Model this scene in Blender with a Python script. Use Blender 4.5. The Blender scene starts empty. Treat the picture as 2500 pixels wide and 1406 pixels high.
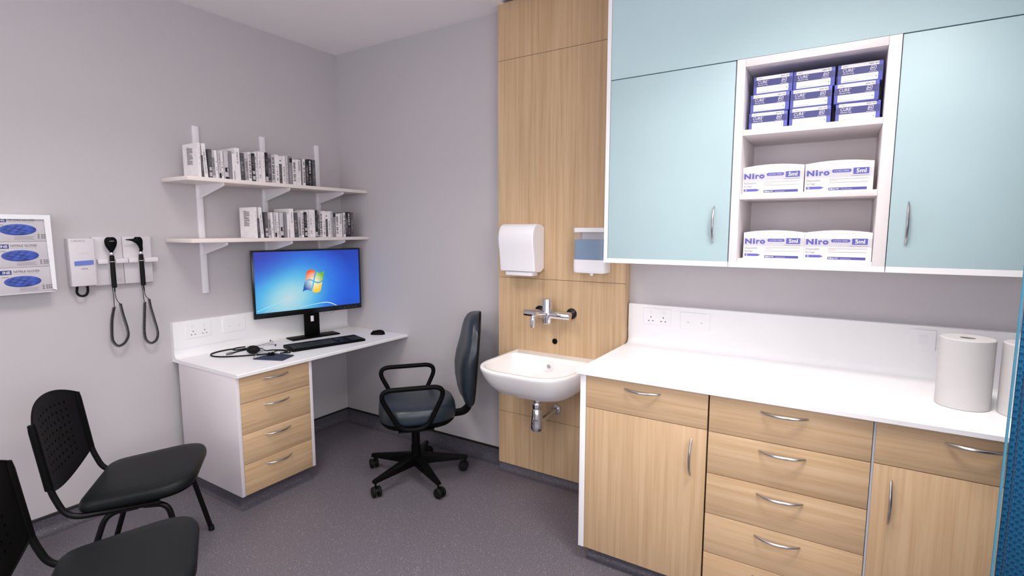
import bpy, bmesh, math, random
from mathutils import Vector, Matrix
random.seed(7)
C = bpy.context.scene.collection
PI = math.pi
R = math.radians
V = Vector
# ------------------------------------------------------------------ materials
def lin(c):
    return tuple((x/12.92 if x <= .04045 else ((x+.055)/1.055)**2.4) for x in [v/255 for v in c])
def new_mat(name):
    m = bpy.data.materials.new(name); m.use_nodes = True
    nt = m.node_tree; b = nt.nodes['Principled BSDF']
    return m, nt, b
def mat(name, col, rough=.5, metal=0., var=.04, scale=6., bump=0., spec=.5, bscale=None, coat=0.):
    """plain surface with a little procedural unevenness; col is sRGB 0-255"""
    m, nt, b = new_mat(name); c = lin(col)
    tc = nt.nodes.new('ShaderNodeTexCoord')
    nz = nt.nodes.new('ShaderNodeTexNoise'); nz.inputs['Scale'].default_value = scale; nz.inputs['Detail'].default_value = 4
    nt.links.new(tc.outputs['Object'], nz.inputs['Vector'])
    rp = nt.nodes.new('ShaderNodeValToRGB'); e = rp.color_ramp.elements
    e[0].position = .3; e[1].position = .7
    e[0].color = (*[x*(1-var) for x in c], 1); e[1].color = (*[min(1, x*(1+var)) for x in c], 1)
    nt.links.new(nz.outputs['Fac'], rp.inputs['Fac']); nt.links.new(rp.outputs['Color'], b.inputs['Base Color'])
    b.inputs['Roughness'].default_value = rough; b.inputs['Metallic'].default_value = metal
    b.inputs['Specular IOR Level'].default_value = spec
    if coat: b.inputs['Coat Weight'].default_value = coat; b.inputs['Coat Roughness'].default_value = .15
    if bump:
        n2 = nt.nodes.new('ShaderNodeTexNoise'); n2.inputs['Scale'].default_value = bscale or 300; n2.inputs['Detail'].default_value = 2
        nt.links.new(tc.outputs['Object'], n2.inputs['Vector'])
        bp = nt.nodes.new('ShaderNodeBump'); bp.inputs['Strength'].default_value = bump; bp.inputs['Distance'].default_value = .001
        nt.links.new(n2.outputs['Fac'], bp.inputs['Height']); nt.links.new(bp.outputs['Normal'], b.inputs['Normal'])
    return m
def oak(name, scl, base=(209, 180, 145), dark=(191, 159, 122)):
    m, nt, b = new_mat(name)
    tc = nt.nodes.new('ShaderNodeTexCoord'); mp = nt.nodes.new('ShaderNodeMapping'); mp.inputs['Scale'].default_value = scl
    nt.links.new(tc.outputs['Object'], mp.inputs['Vector'])
    n1 = nt.nodes.new('ShaderNodeTexNoise'); n1.inputs['Scale'].default_value = 1; n1.inputs['Detail'].default_value = 6; n1.inputs['Roughness'].default_value = .62
    n1.inputs['Distortion'].default_value = .25
    nt.links.new(mp.outputs['Vector'], n1.inputs['Vector'])
    rp = nt.nodes.new('ShaderNodeValToRGB'); e = rp.color_ramp.elements
    e[0].position = .33; e[0].color = (*lin(dark), 1); e[1].position = .62; e[1].color = (*lin(base), 1)
    nt.links.new(n1.outputs['Fac'], rp.inputs['Fac'])
    mp2 = nt.nodes.new('ShaderNodeMapping'); mp2.inputs['Scale'].default_value = tuple(s*.12 for s in scl)
    nt.links.new(tc.outputs['Object'], mp2.inputs['Vector'])
    n2 = nt.nodes.new('ShaderNodeTexNoise'); n2.inputs['Scale'].default_value = 1; n2.inputs['Detail'].default_value = 2
    nt.links.new(mp2.outputs['Vector'], n2.inputs['Vector'])
    mx = nt.nodes.new('ShaderNodeMix'); mx.data_type = 'RGBA'; mx.blend_type = 'MULTIPLY'
    r2 = nt.nodes.new('ShaderNodeValToRGB'); r2.color_ramp.elements[0].position = .3; r2.color_ramp.elements[1].position = .7
    r2.color_ramp.elements[0].color = (.90, .88, .86, 1); r2.color_ramp.elements[1].color = (1, 1, 1, 1)
    nt.links.new(n2.outputs['Fac'], r2.inputs['Fac'])
    mx.inputs[0].default_value = .8
    nt.links.new(rp.outputs['Color'], mx.inputs[6]); nt.links.new(r2.outputs['Color'], mx.inputs[7])
    nt.links.new(mx.outputs[2], b.inputs['Base Color'])
    b.inputs['Roughness'].default_value = .5; b.inputs['Specular IOR Level'].default_value = .3
    return m
def speckled(name, base, speck, rough, scale=95, light=.5):
    m, nt, b = new_mat(name)
    tc = nt.nodes.new('ShaderNodeTexCoord')
    vo = nt.nodes.new('ShaderNodeTexVoronoi'); vo.inputs['Scale'].default_value = scale
    nt.links.new(tc.outputs['Object'], vo.inputs['Vector'])
    sp = nt.nodes.new('ShaderNodeValToRGB'); e = sp.color_ramp.elements
    e[0].position = .10; e[0].color = (1, 1, 1, 1); e[1].position = .22; e[1].color = (0, 0, 0, 1)
    nt.links.new(vo.outputs['Distance'], sp.inputs['Fac'])
    sx = nt.nodes.new('ShaderNodeSeparateColor'); nt.links.new(vo.outputs['Color'], sx.inputs['Color'])
    th = nt.nodes.new('ShaderNodeMapRange'); th.inputs[1].default_value = .45; th.inputs[2].default_value = 1.0
    nt.links.new(sx.outputs[0], th.inputs[0])
    mu = nt.nodes.new('ShaderNodeMath'); mu.operation = 'MULTIPLY'
    nt.links.new(sp.outputs['Color'], mu.inputs[0]); nt.links.new(th.outputs[0], mu.inputs[1])
    nz = nt.nodes.new('ShaderNodeTexNoise'); nz.inputs['Scale'].default_value = 160; nz.inputs['Detail'].default_value = 5
    nt.links.new(tc.outputs['Object'], nz.inputs['Vector'])
    rp = nt.nodes.new('ShaderNodeValToRGB'); e = rp.color_ramp.elements; c = lin(base)
    e[0].position = .35; e[1].position = .68
    e[0].color = (*[x*.72 for x in c], 1); e[1].color = (*[x*1.3 for x in c], 1)
    nt.links.new(nz.outputs['Fac'], rp.inputs['Fac'])
    mx = nt.nodes.new('ShaderNodeMix'); mx.data_type = 'RGBA'
    nt.links.new(mu.outputs[0], mx.inputs[0]); nt.links.new(rp.outputs['Color'], mx.inputs[6]); mx.inputs[7].default_value = (*lin(speck), 1)
    nt.links.new(mx.outputs[2], b.inputs['Base Color'])
    b.inputs['Roughness'].default_value = rough; b.inputs['Specular IOR Level'].default_value = .35
    return m
def emit(name, col, strength):
    m, nt, b = new_mat(name); c = lin(col)
    b.inputs['Base Color'].default_value = (*[x*.5 for x in c], 1)
    b.inputs['Emission Color'].default_value = (*c, 1); b.inputs['Emission Strength'].default_value = strength
    return m

M_wall = mat('wall_paint', (193, 189, 192), .75, bump=.15, bscale=220, var=.012, scale=1.5, spec=.25)
M_ceil = mat('ceiling_paint', (248, 244, 246), .85, var=.012, scale=2, spec=.2)
M_floor = speckled('speckled_vinyl_floor', (101, 96, 104), (226, 220, 226), .42, 120)
M_cove = speckled('speckled_vinyl_skirting', (84, 80, 90), (180, 175, 182), .5, 120)
M_cap = mat('black_capping', (14, 14, 16), .5)
M_white = mat('white_laminate', (240, 239, 241), .38, var=.01, spec=.4)
M_whitep = mat('white_panel', (222, 216, 220), .5, var=.012)
M_shelfw = mat('white_shelf_board', (236, 229, 230), .5, var=.012)
M_cream = mat('pale_shelf_board', (232, 222, 218), .5, var=.02)
M_metalw = mat('white_powder_coat', (236, 233, 238), .42, var=.01)
M_blue = mat('pale_blue_laminate', (180, 205, 210), .42, var=.012, spec=.35)
M_oakv = oak('oak_vertical_grain', (58, 58, 1.5))
M_oakh = oak('oak_horizontal_grain', (1.8, 1.8, 60))
M_gap = mat('dark_joint', (74, 52, 36), .8)
M_steel = mat('brushed_steel', (190, 188, 190), .28, 1., var=.05, scale=60)
M_chrome = mat('chrome', (225, 225, 230), .06, 1., var=.02)
M_chromed = mat('chrome_dark_reflection', (70, 68, 70), .15, 1., var=.02)  # tap flange chrome, its dark reflection put into the base colour
M_black = mat('black_plastic', (6, 6, 7), .5, bump=.1, bscale=500, spec=.1)
M_blackg = mat('black_gloss', (10, 10, 12), .2)
M_rubber = mat('black_rubber', (14, 14, 15), .6, spec=.2)
M_cord = mat('dark_grey_cord', (36, 36, 38), .5)
M_strip = mat('grey_edge_strip', (178, 180, 188), .4)
M_tube = mat('black_powder_coat', (7, 7, 8), .4, spec=.2)
M_vinyl = mat('charcoal_vinyl', (17, 20, 22), .48, bump=.25, bscale=380, spec=.18)
M_vinyl2 = mat('slate_blue_vinyl', (34, 44, 54), .34, bump=.35, bscale=300, spec=.5)
M_ceramic = mat('white_ceramic', (240, 238, 238), .12, var=.006, spec=.5)
M_plastic = mat('white_plastic', (236, 235, 240), .3, var=.006)
M_grey = mat('pale_grey_plastic', (214, 209, 214), .4, var=.01)
M_paper = mat('paper_roll', (202, 199, 199), .9, bump=.3, bscale=260, var=.02)
M_core = mat('grey_card', (150, 140, 136), .9)
M_ink = mat('black_ink', (28, 26, 30), .6)
M_inkg = mat('grey_ink', (128, 124, 130), .6)
M_inkl = mat('light_grey_ink', (190, 186, 190), .6)
M_inkw = mat('white_ink', (236, 234, 238), .6)
M_inkr = mat('red_ink', (214, 120, 124), .6)
M_purple = mat('violet_ink', (92, 92, 180), .5)
M_purpd = mat('deep_violet_ink', (72, 74, 150), .5)
M_boxw = mat('white_carton', (236, 233, 236), .55, var=.01)
M_boxg = mat('grey_carton_band', (206, 204, 210), .55, var=.01)
M_boxb = mat('blue_carton', (92, 98, 182), .45, var=.03)
M_boxn = mat('navy_carton_band', (66, 68, 126), .45, var=.05)
M_navy = mat('navy_print', (32, 56, 122), .5)
M_glove = mat('blue_nitrile', (58, 82, 168), .45, var=.35, scale=26, bump=.8, bscale=60)
M_cartong = mat('grey_glove_carton', (196, 191, 197), .6, var=.01)
M_bluebar = mat('blue_button', (104, 124, 200), .4)
M_cuff = mat('navy_cuff_fabric', (44, 52, 76), .8, bump=.6, bscale=500, var=.1)
M_green = mat('green_dot', (110, 170, 120), .6)
M_page = mat('book_pages', (226, 222, 214), .85, var=.05, scale=60)
# ------------------------------------------------------------------ mesh building
class MB:
    def __init__(s): s.v = []; s.f = []; s.m = []
    def add(s, verts, faces, mi=0):
        o = len(s.v); s.v += [V(p) for p in verts]; s.f += [([i+o for i in f], mi) for f in faces]
        return s
    def mat(s, m):
        if m not in s.m: s.m.append(m)
        return s.m.index(m)
    def xf(s, M):
        s.v = [M @ p for p in s.v]; return s
    def box(s, x0, x1, y0, y1, z0, z1, m, bev=0, seg=2):
        mi = s.mat(m)
        vs = [(x, y, z) for x in (x0, x1) for y in (y0, y1) for z in (z0, z1)]
        fs = [(0, 1, 3, 2), (4, 6, 7, 5), (0, 4, 5, 1), (2, 3, 7, 6), (0, 2, 6, 4), (1, 5, 7, 3)]
        if not bev: return s.add(vs, fs, mi)
        bm = bmesh.new(); bv = [bm.verts.new(p) for p in vs]
        for f in fs: bm.faces.new([bv[i] for i in f])
        bmesh.ops.bevel(bm, geom=bm.edges[:], offset=bev, segments=seg, affect='EDGES', profile=.5)
        bm.verts.index_update()
        s.add([v.co.copy() for v in bm.verts], [[v.index for v in f.verts] for f in bm.faces], mi); bm.free()
        return s
    def tube(s, path, r, m, n=10, closed=False, caps=True):
        mi = s.mat(m); P = [V(p) for p in path]; k = len(P)
        rs = r if isinstance(r, (list, tuple)) else [r]*k
        T = []
        for i in range(k):
            a = P[(i-1) % k] if closed or i > 0 else P[i]; b = P[(i+1) % k] if closed or i < k-1 else P[i]
            T.append((b-a).normalized())
        u = T[0].orthogonal().normalized(); rings = []
        for i in range(k):
            u = (u - T[i]*u.dot(T[i]))
            u = u.normalized() if u.length > 1e-6 else T[i].orthogonal().normalized()
            w = T[i].cross(u)
            rings.append([P[i] + (u*math.cos(2*PI*j/n) + w*math.sin(2*PI*j/n))*rs[i] for j in range(n)])
        return s.loft(rings, m, closed=closed, caps=caps and not closed)
    def loft(s, rings, m, closed=False, caps=True, open_ring=False):
        mi = s.mat(m); n = len(rings[0]); k = len(rings)
        vs = [p for r in rings for p in r]; fs = []
        for i in range(k if closed else k-1):
            for j in range(n-1 if open_ring else n):
                a, b = i*n+j, i*n+(j+1) % n; c, d = ((i+1) % k)*n+(j+1) % n, ((i+1) % k)*n+j
                fs.append((a, b, c, d))
        if caps: fs += [tuple(reversed(range(n))), tuple(range((k-1)*n, k*n))]
        return s.add(vs, fs, mi)
    def lathe(s, prof, ctr, m, n=24, axis='z'):
        rings = []
        for r, h in prof:
            ring = []
            for j in range(n):
                a = 2*PI*j/n; x, y = max(r, 1e-5)*math.cos(a), max(r, 1e-5)*math.sin(a)
                p = {'z': (x, y, h), 'y': (x, h, -y), 'x': (h, x, y)}[axis]
                ring.append(V(ctr)+V(p))
            rings.append(ring)
        return s.loft(rings, m)
    def prism(s, pts, d, m):
        """extrude polygon pts (3D) along vector d"""
        d = V(d); return s.loft([[V(p) for p in pts], [V(p)+d for p in pts]], m)
    def quad(s, o, ux, uy, x0, x1, y0, y1, m):
        o, ux, uy = V(o), V(ux), V(uy)
        return s.add([o+ux*x0+uy*y0, o+ux*x1+uy*y0, o+ux*x1+uy*y1, o+ux*x0+uy*y1], [(0, 1, 2, 3)], s.mat(m))
    def poly(s, o, ux, uy, pts, m):
        o, ux, uy = V(o), V(ux), V(uy)
        return s.add([o+ux*a+uy*b for a, b in pts], [tuple(range(len(pts)))], s.mat(m))
    def text(s, txt, o, ux, uy, x0, y0, w, h, m, bold=0.):
        vs, fs = glyphs(txt, bold); o, ux, uy = V(o), V(ux), V(uy)
        ax, bx = min(p[0] for p in vs), max(p[0] for p in vs); ay, by = min(p[1] for p in vs), max(p[1] for p in vs)
        sx, sy = w/(bx-ax), h/(by-ay)
        return s.add([o+ux*(x0+(p[0]-ax)*sx)+uy*(y0+(p[1]-ay)*sy) for p in vs], fs, s.mat(m))
_gl = {}
def glyphs(txt, bold):
    if (txt, bold) in _gl: return _gl[(txt, bold)]
    cu = bpy.data.curves.new('lettering', 'FONT'); cu.body = txt; cu.size = 1; cu.offset = bold; cu.resolution_u = 4
    o = bpy.data.objects.new('lettering', cu); C.objects.link(o)
    dg = bpy.context.evaluated_depsgraph_get(); me = bpy.data.meshes.new_from_object(o.evaluated_get(dg))
    r = ([tuple(v.co) for v in me.vertices], [tuple(p.vertices) for p in me.polygons])
    bpy.data.objects.remove(o); bpy.data.curves.remove(cu); bpy.data.meshes.remove(me)
    _gl[(txt, bold)] = r; return r
def arc(c, r, a0, a1, n, ux, uz):
    c, ux, uz = V(c), V(ux), V(uz)
    return [c + ux*(r*math.cos(R(a0+(a1-a0)*i/n))) + uz*(r*math.sin(R(a0+(a1-a0)*i/n))) for i in range(n+1)]
def fillet(pts, rad, n=6, closed=False):
    P = [V(p) for p in pts]; out = []; k = len(P)
    for i in range(k):
        if not closed and i in (0, k-1): out.append(P[i]); continue
        a, b, c = P[i-1], P[i], P[(i+1) % k]; d1 = (a-b); d2 = (c-b)
        r = min(rad if not isinstance(rad, (list, tuple)) else rad[i], d1.length*.48, d2.length*.48)
        p, q = b+d1.normalized()*r, b+d2.normalized()*r
        for j in range(n+1):
            t = j/n; out.append(p*(1-t)**2 + b*2*t*(1-t) + q*t*t)
    return out
def spline(pts, n=8, closed=False):
    P = [V(p) for p in pts]; k = len(P); out = []
    for i in range(k if closed else k-1):
        p0 = P[(i-1) % k] if closed or i > 0 else P[i]; p1 = P[i]; p2 = P[(i+1) % k]; p3 = P[(i+2) % k] if closed or i < k-2 else p2
        for j in range(n):
            t = j/n; out.append(.5*((2*p1)+(p2-p0)*t+(2*p0-5*p1+4*p2-p3)*t*t+(3*p1-p0-3*p2+p3)*t**3))
    if not closed: out.append(P[-1])
    return out
def coil(path, rc, turns, per=8):
    P = [V(p) for p in path]; L = [0]
    for a, b in zip(P, P[1:]): L.append(L[-1]+(b-a).length)
    out = []; N = turns*per; i = 0; u = None
    for k in range(N+1):
        s = L[-1]*k/N
        while i < len(P)-2 and L[i+1] < s: i += 1
        t = (s-L[i])/max(1e-9, L[i+1]-L[i]); p = P[i].lerp(P[i+1], t); T = (P[i+1]-P[i]).normalized()
        u = T.orthogonal().normalized() if u is None else (u-T*u.dot(T)).normalized()
        w = T.cross(u); a = 2*PI*k/per
        out.append(p+(u*math.cos(a)+w*math.sin(a))*rc)
    return out
# ------------------------------------------------------------------ objects
def wloc(o):
    v = V((0, 0, 0))
    while o: v += o.location; o = o.parent
    return v
def obj(name, mb, parent=None, local=False, sharp=32, flat=False):
    """link one mesh object; coordinates are world unless local"""
    me = bpy.data.meshes.new(name)
    off = V((0, 0, 0)) if local or parent is None else wloc(parent)
    me.from_pydata([tuple(p-off) for p in mb.v], [], [f for f, _ in mb.f])
    for m in mb.m: me.materials.append(m)
    for p, (_, mi) in zip(me.polygons, mb.f): p.material_index = mi
    bm = bmesh.new(); bm.from_mesh(me); bmesh.ops.recalc_face_normals(bm, faces=bm.faces[:]); bm.to_mesh(me); bm.free()
    if not flat:
        me.polygons.foreach_set('use_smooth', [True]*len(me.polygons)); me.set_sharp_from_angle(angle=R(sharp))
    o = bpy.data.objects.new(name, me); C.objects.link(o); o.parent = parent
    return o
def tag(o, label, cat, group=None):
    o['label'] = label; o['category'] = cat
    if group: o['group'] = group
    return o
def thing(name, label, cat, loc, rotz=0., group=None):
    o = bpy.data.objects.new(name, None); C.objects.link(o); o.empty_display_size = .05
    o.location = loc; o.rotation_euler = (0, 0, rotz)
    return tag(o, label, cat, group)
def solo(name, mb, label, cat, group=None, **k):
    xs, ys, zs = zip(*[tuple(p) for p in mb.v])
    b = V(((min(xs)+max(xs))/2, (min(ys)+max(ys))/2, min(zs)))
    mb.v = [p-b for p in mb.v]; o = obj(name, mb, **k); o.location = b
    return tag(o, label, cat, group)
def struct(name, mb, parent=None, **k):
    o = obj(name, mb, parent, **k)
    if parent is None: o['kind'] = 'structure'
    return o
def dup(root, loc, rotz=None, label=None):
    r = root.copy(); C.objects.link(r); r.location = loc
    if rotz is not None: r.rotation_euler = (0, 0, rotz)
    if label: r['label'] = label
    for ch in list(root.children):
        c = ch.copy(); C.objects.link(c); c.parent = r
        for g in list(ch.children):
            d = g.copy(); C.objects.link(d); d.parent = c
    return r
X, Y, Z = V((1, 0, 0)), V((0, 1, 0)), V((0, 0, 1))
# ------------------------------------------------------------------ the room
LP = 23.0; WINS = 5.4; WINF = 3.2; SPREAD = 126
H = 2.8116
RX, RY = 4.7, -4.5
struct('floor', MB().box(-.15, RX+.15, RY-.15, .15, -.1, 0, M_floor))
cm = MB().box(-.15, 1.558, RY-.15, .15, H, H+.1, M_ceil).box(1.558, RX+.15, RY-.15, -.115, H, H+.1, M_ceil)
struct('ceiling', cm)
struct('wall_left', MB().box(-.15, 0, RY-.15, .15, 0, H, M_wall))
struct('wall_back', MB().box(0, RX+.15, 0, .15, 0, H, M_wall))
rw_ = MB().box(RX, RX+.15, RY-.15, -4.2, 0, H, M_wall).box(RX, RX+.15, -1.9, 0, 0, H, M_wall).box(RX, RX+.15, -4.2, -1.9, 0, .9, M_wall).box(RX, RX+.15, -4.2, -1.9, 2.35, H, M_wall)
struct('wall_right', rw_)
fw_ = MB().box(0, .9, RY-.15, RY, 0, H, M_wall).box(3.6, RX, RY-.15, RY, 0, H, M_wall).box(.9, 3.6, RY-.15, RY, 0, .95, M_wall).box(.9, 3.6, RY-.15, RY, 2.35, H, M_wall)
struct('wall_front', fw_)
wn = MB()
for a, b_, c, d in ((.9, 3.6, .95, 1.0), (.9, 3.6, 2.3, 2.35), (.9, .95, 1.0, 2.3), (3.55, 3.6, 1.0, 2.3), (2.225, 2.275, 1.0, 2.3)): wn.box(a, b_, RY-.09, RY-.03, c, d, M_metalw)
wo = struct('fill_window_2', wn, flat=True)  # unseen window added behind the camera; its panes glow as frontal fill
for a, b_ in ((.95, 2.225), (2.275, 3.55)):
    obj('pane', MB().box(a, b_, RY-.07, RY-.06, 1.0, 2.3, emit('fill_glow_glass', (246, 246, 250), WINF)), wo, flat=True)
WY0, WY1, WZ0, WZ1 = -4.2, -1.9, .9, 2.35
wn = MB(); wm = (WY0+WY1)/2
for a, b_, c, d in ((WY0, WY1, WZ0, WZ0+.05), (WY0, WY1, WZ1-.05, WZ1), (WY0, WY0+.05, WZ0+.05, WZ1-.05), (WY1-.05, WY1, WZ0+.05, WZ1-.05), (wm-.025, wm+.025, WZ0+.05, WZ1-.05)): wn.box(RX+.03, RX+.09, a, b_, c, d, M_metalw)
wo = struct('fill_window_1', wn, flat=True)  # unseen window added on the right, glowing panes brighten left wall and desk
for a, b_ in ((WY0+.05, wm-.025), (wm+.025, WY1-.05)):
    obj('pane', MB().box(RX+.06, RX+.07, a, b_, WZ0+.05, WZ1-.05, emit('fill_glow_glass', (246, 246, 250), WINS)), wo, flat=True)
# coved sheet-vinyl skirting: profile (distance from wall, height)
def cove(h=.08, t=.004, r=.05):
    pr = [(0, h), (t, h), (t, r)]
    for i in range(1, 9):
        a = R(90*i/8); pr.append((t+r-r*math.cos(a), r-r*math.sin(a)+.0015))
    return pr+[(t+r+.012, .0015), (t+r+.012, 0), (0, 0)]
def skirting(name, p0, p1, nrm, h=.08, r=.05, cap=True, t=.004):
    p0, p1, nrm = V(p0), V(p1), V(nrm); b = MB()
    b.loft([[p+nrm*d+Z*z for d, z in cove(h, t, r)] for p in (p0, p1)], M_cove)
    if cap: b.loft([[p+nrm*d+Z*z for d, z in ((0, h), (.009, h), (.009, h+.006), (.006, h+.011), (0, h+.011))] for p in (p0, p1)], M_cap)
    return struct(name, b)
skirting('baseboard_left', (0, RY, 0), (0, -.002, 0), X, r=.036)
skirting('baseboard_back', (.002, 0, 0), (1.515, 0, 0), -Y)
skirting('baseboard_right', (RX, RY, 0), (RX, -.7, 0), -X)
skirting('baseboard_front', (0, RY, 0), (RX, RY, 0), Y)
# ceiling lights (outside the frame, the lamps of the room)
LIGHTS = [(3.3, -1.3, .86, 'square ceiling light panel above the floor in front of the white counter'),
          (1.5, -1.8, .5, 'square ceiling light panel above the floor between desk and sink'),
          (1.6, -3.5, .45, 'square ceiling light panel behind the visitor chairs'),
          (3.1, -3.5, .5, 'square ceiling light panel nearest the camera end of the room')]
for x, y, k, lb in LIGHTS:
    t = thing('ceiling_light', lb, 'ceiling light', (x, y, H-.03), group='ceiling light panels')
    fr = MB()
    for a, b_, c, d in ((-.3, .3, -.3, -.28), (-.3, .3, .28, .3), (-.3, -.28, -.28, .28), (.28, .3, -.28, .28)):
        fr.box(x+a, x+b_, y+c, y+d, H-.03, H-.0005, M_metalw)
    obj('frame', fr, t, flat=True)
    obj('diffuser', MB().box(x-.28, x+.28, y-.28, y+.28, H-.022, H-.012, emit('lit_diffuser', (255, 247, 240), 6.0)), t, flat=True)
    la = bpy.data.lights.new('lamp', 'AREA'); la.shape = 'SQUARE'; la.size = .54; la.energy = LP*k; la.spread = R(SPREAD); la.color = (1, .95, .90)
    lo = bpy.data.objects.new('lamp', la); C.objects.link(lo); lo.parent = t; lo.location = (0, 0, .004)
# ------------------------------------------------------------------ handles
def bow(c, along, out, L=.152, h=.028, r=.0052):
    """arched bow handle centred at c"""
    c, a, o = V(c), V(along), V(out); n = 18; pts = []; rs = []
    for i in range(n+1):
        t = -1+2*i/n
        pts.append(c+a*(t*L/2)+o*(h*(1-t*t)+.002 if abs(t) < 1 else 0)); rs.append(r*(1-.45*abs(t)**3))
    return MB().tube(pts, rs, M_steel, n=10)
# ------------------------------------------------------------------ oak service boxing behind the sink
BX0, BX1, BY = 1.518, 2.330, -.0796
t = thing('service_boxing', 'tall light oak panelled boxing behind the wash basin, from skirting to ceiling', 'wall panelling', (1.924, -.04, 0))
zs = [.04, .379, 1.2253, 2.495, H+.0045]
for a, b_ in zip(zs, zs[1:]):
    obj('panel', MB().box(BX0, BX1, BY, BY+.018, a+.0012, b_-.0012, M_oakv), t, flat=True)
obj('side_panel', MB().box(BX0+.004, BX1-.003, BY+.018, -.0005, .04, H+.003, M_oakv), t, flat=True)
b = MB(); b.loft([[V((x, -.072, 0))-Y*d+Z*z for d, z in cove(.039, .004, .034)] for x in (BX0+.004, BX1-.004)], M_cove)
b.box(BX0+.004, BX1-.004, -.072, -.0005, 0, .039, M_cove)
obj('plinth', b, t)
# ------------------------------------------------------------------ wall cupboards
UX0, UY, UZ0, UZ1 = 2.336, -.3588, 1.354, 2.2035
UXE = 4.35
GW = 'pale blue wall cupboards'
def upper_door(x0, x1, hx, t):
    d = obj('door', MB().box(x0, x1, UY, UY+.018, 1.376, UZ1-.003, M_blue, .0012), t)
    obj('handle', bow((hx, UY, 1.534), Z, -Y, L=.155), d)
def carcass(x0, x1, t, z0=UZ0, z1=UZ1):
    b = MB().box(x0, x0+.018, UY+.02, -.0008, z0+.022, z1, M_whitep).box(x1-.018, x1, UY+.02, -.0008, z0+.022, z1, M_whitep)
    b.box(x0+.018, x1-.018, -.008, -.0008, z0+.022, z1, M_whitep).box(x0+.018, x1-.018, UY+.02, -.008, z1-.018, z1, M_whitep)
    b.box(x0+.018, x1-.018, UY+.02, -.008, z0+.6, z0+.616, M_whitep)
    obj('carcass', b, t, flat=True)
    obj('bottom_panel', MB().box(x0, x1, UY, -.0008, z0, z0+.022, M_white), t, flat=True)
t = thing('wall_cupboard', 'pale blue single-door wall cupboard beside the oak boxing, handle on its right', 'cupboard', (2.61, -.18, UZ0), group=GW)
carcass(UX0, 2.8825, t); upper_door(UX0+.002, 2.8805, 2.8188, t)
obj('end_panel', MB().box(2.317, UX0, UY, BY-.001, UZ0, H, M_white), t, flat=True)
t = thing('wall_cupboard', 'pale blue single-door wall cupboard above the paper rolls, handle on its left', 'cupboard', (3.69, -.18, UZ0), group=GW)
carcass(3.4335, 3.975, t); upper_door(3.4335, 3.973, 3.4865, t)
t = thing('wall_cupboard', 'pale blue wall cupboard at the far right behind the teal curtain', 'cupboard', (4.16, -.18, UZ0), group=GW)
carcass(3.9775, UXE, t); upper_door(3.979, UXE-.002, 4.29, t)
t = thing('top_cupboard', 'long pale blue top cupboard fascia running along the ceiling', 'cupboard', (3.3, -.18, UZ1))
obj('fascia', MB().box(UX0+.002, UXE, UY, UY+.018, UZ1+.001, H-.001, M_blue), t, flat=True)
obj('carcass', MB().box(UX0+.001, UXE, UY+.02, -.0008, UZ1+.001, H-.001, M_whitep), t, flat=True)
# open shelf unit between the doors
SX0, SX1 = 2.885, 3.431
t = thing('open_shelf_unit', 'white open three-tier shelf unit between two pale blue doors', 'shelf unit', ((SX0+SX1)/2, -.18, UZ0))
obj('side_panel', MB().box(SX0, 2.917, UY, -.0008, UZ0+.022, UZ1, M_shelfw, .001), t)
obj('side_panel', MB().box(3.392, SX1, UY, -.0008, UZ0+.022, UZ1, M_shelfw, .001), t)
obj('top_panel', MB().box(2.9175, 3.3915, UY, -.0008, 2.1715, UZ1, M_shelfw, .001), t)
obj('back_panel', MB().box(2.9175, 3.3915, -.012, -.0008, UZ0+.0225, 2.171, M_shelfw), t, flat=True)
obj('bottom_panel', MB().box(SX0, SX1, UY, -.0008, UZ0, UZ0+.0218, M_white), t, flat=True)
obj('shelf', MB().box(2.9175, 3.3915, UY+.006, -.0125, UZ0+.022, 1.39, M_shelfw, .001), t)
for z in (1.638, 1.8985): obj('shelf', MB().box(2.9175, 3.3915, UY+.006, -.0125, z, z+.0232, M_shelfw, .001), t)
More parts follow.
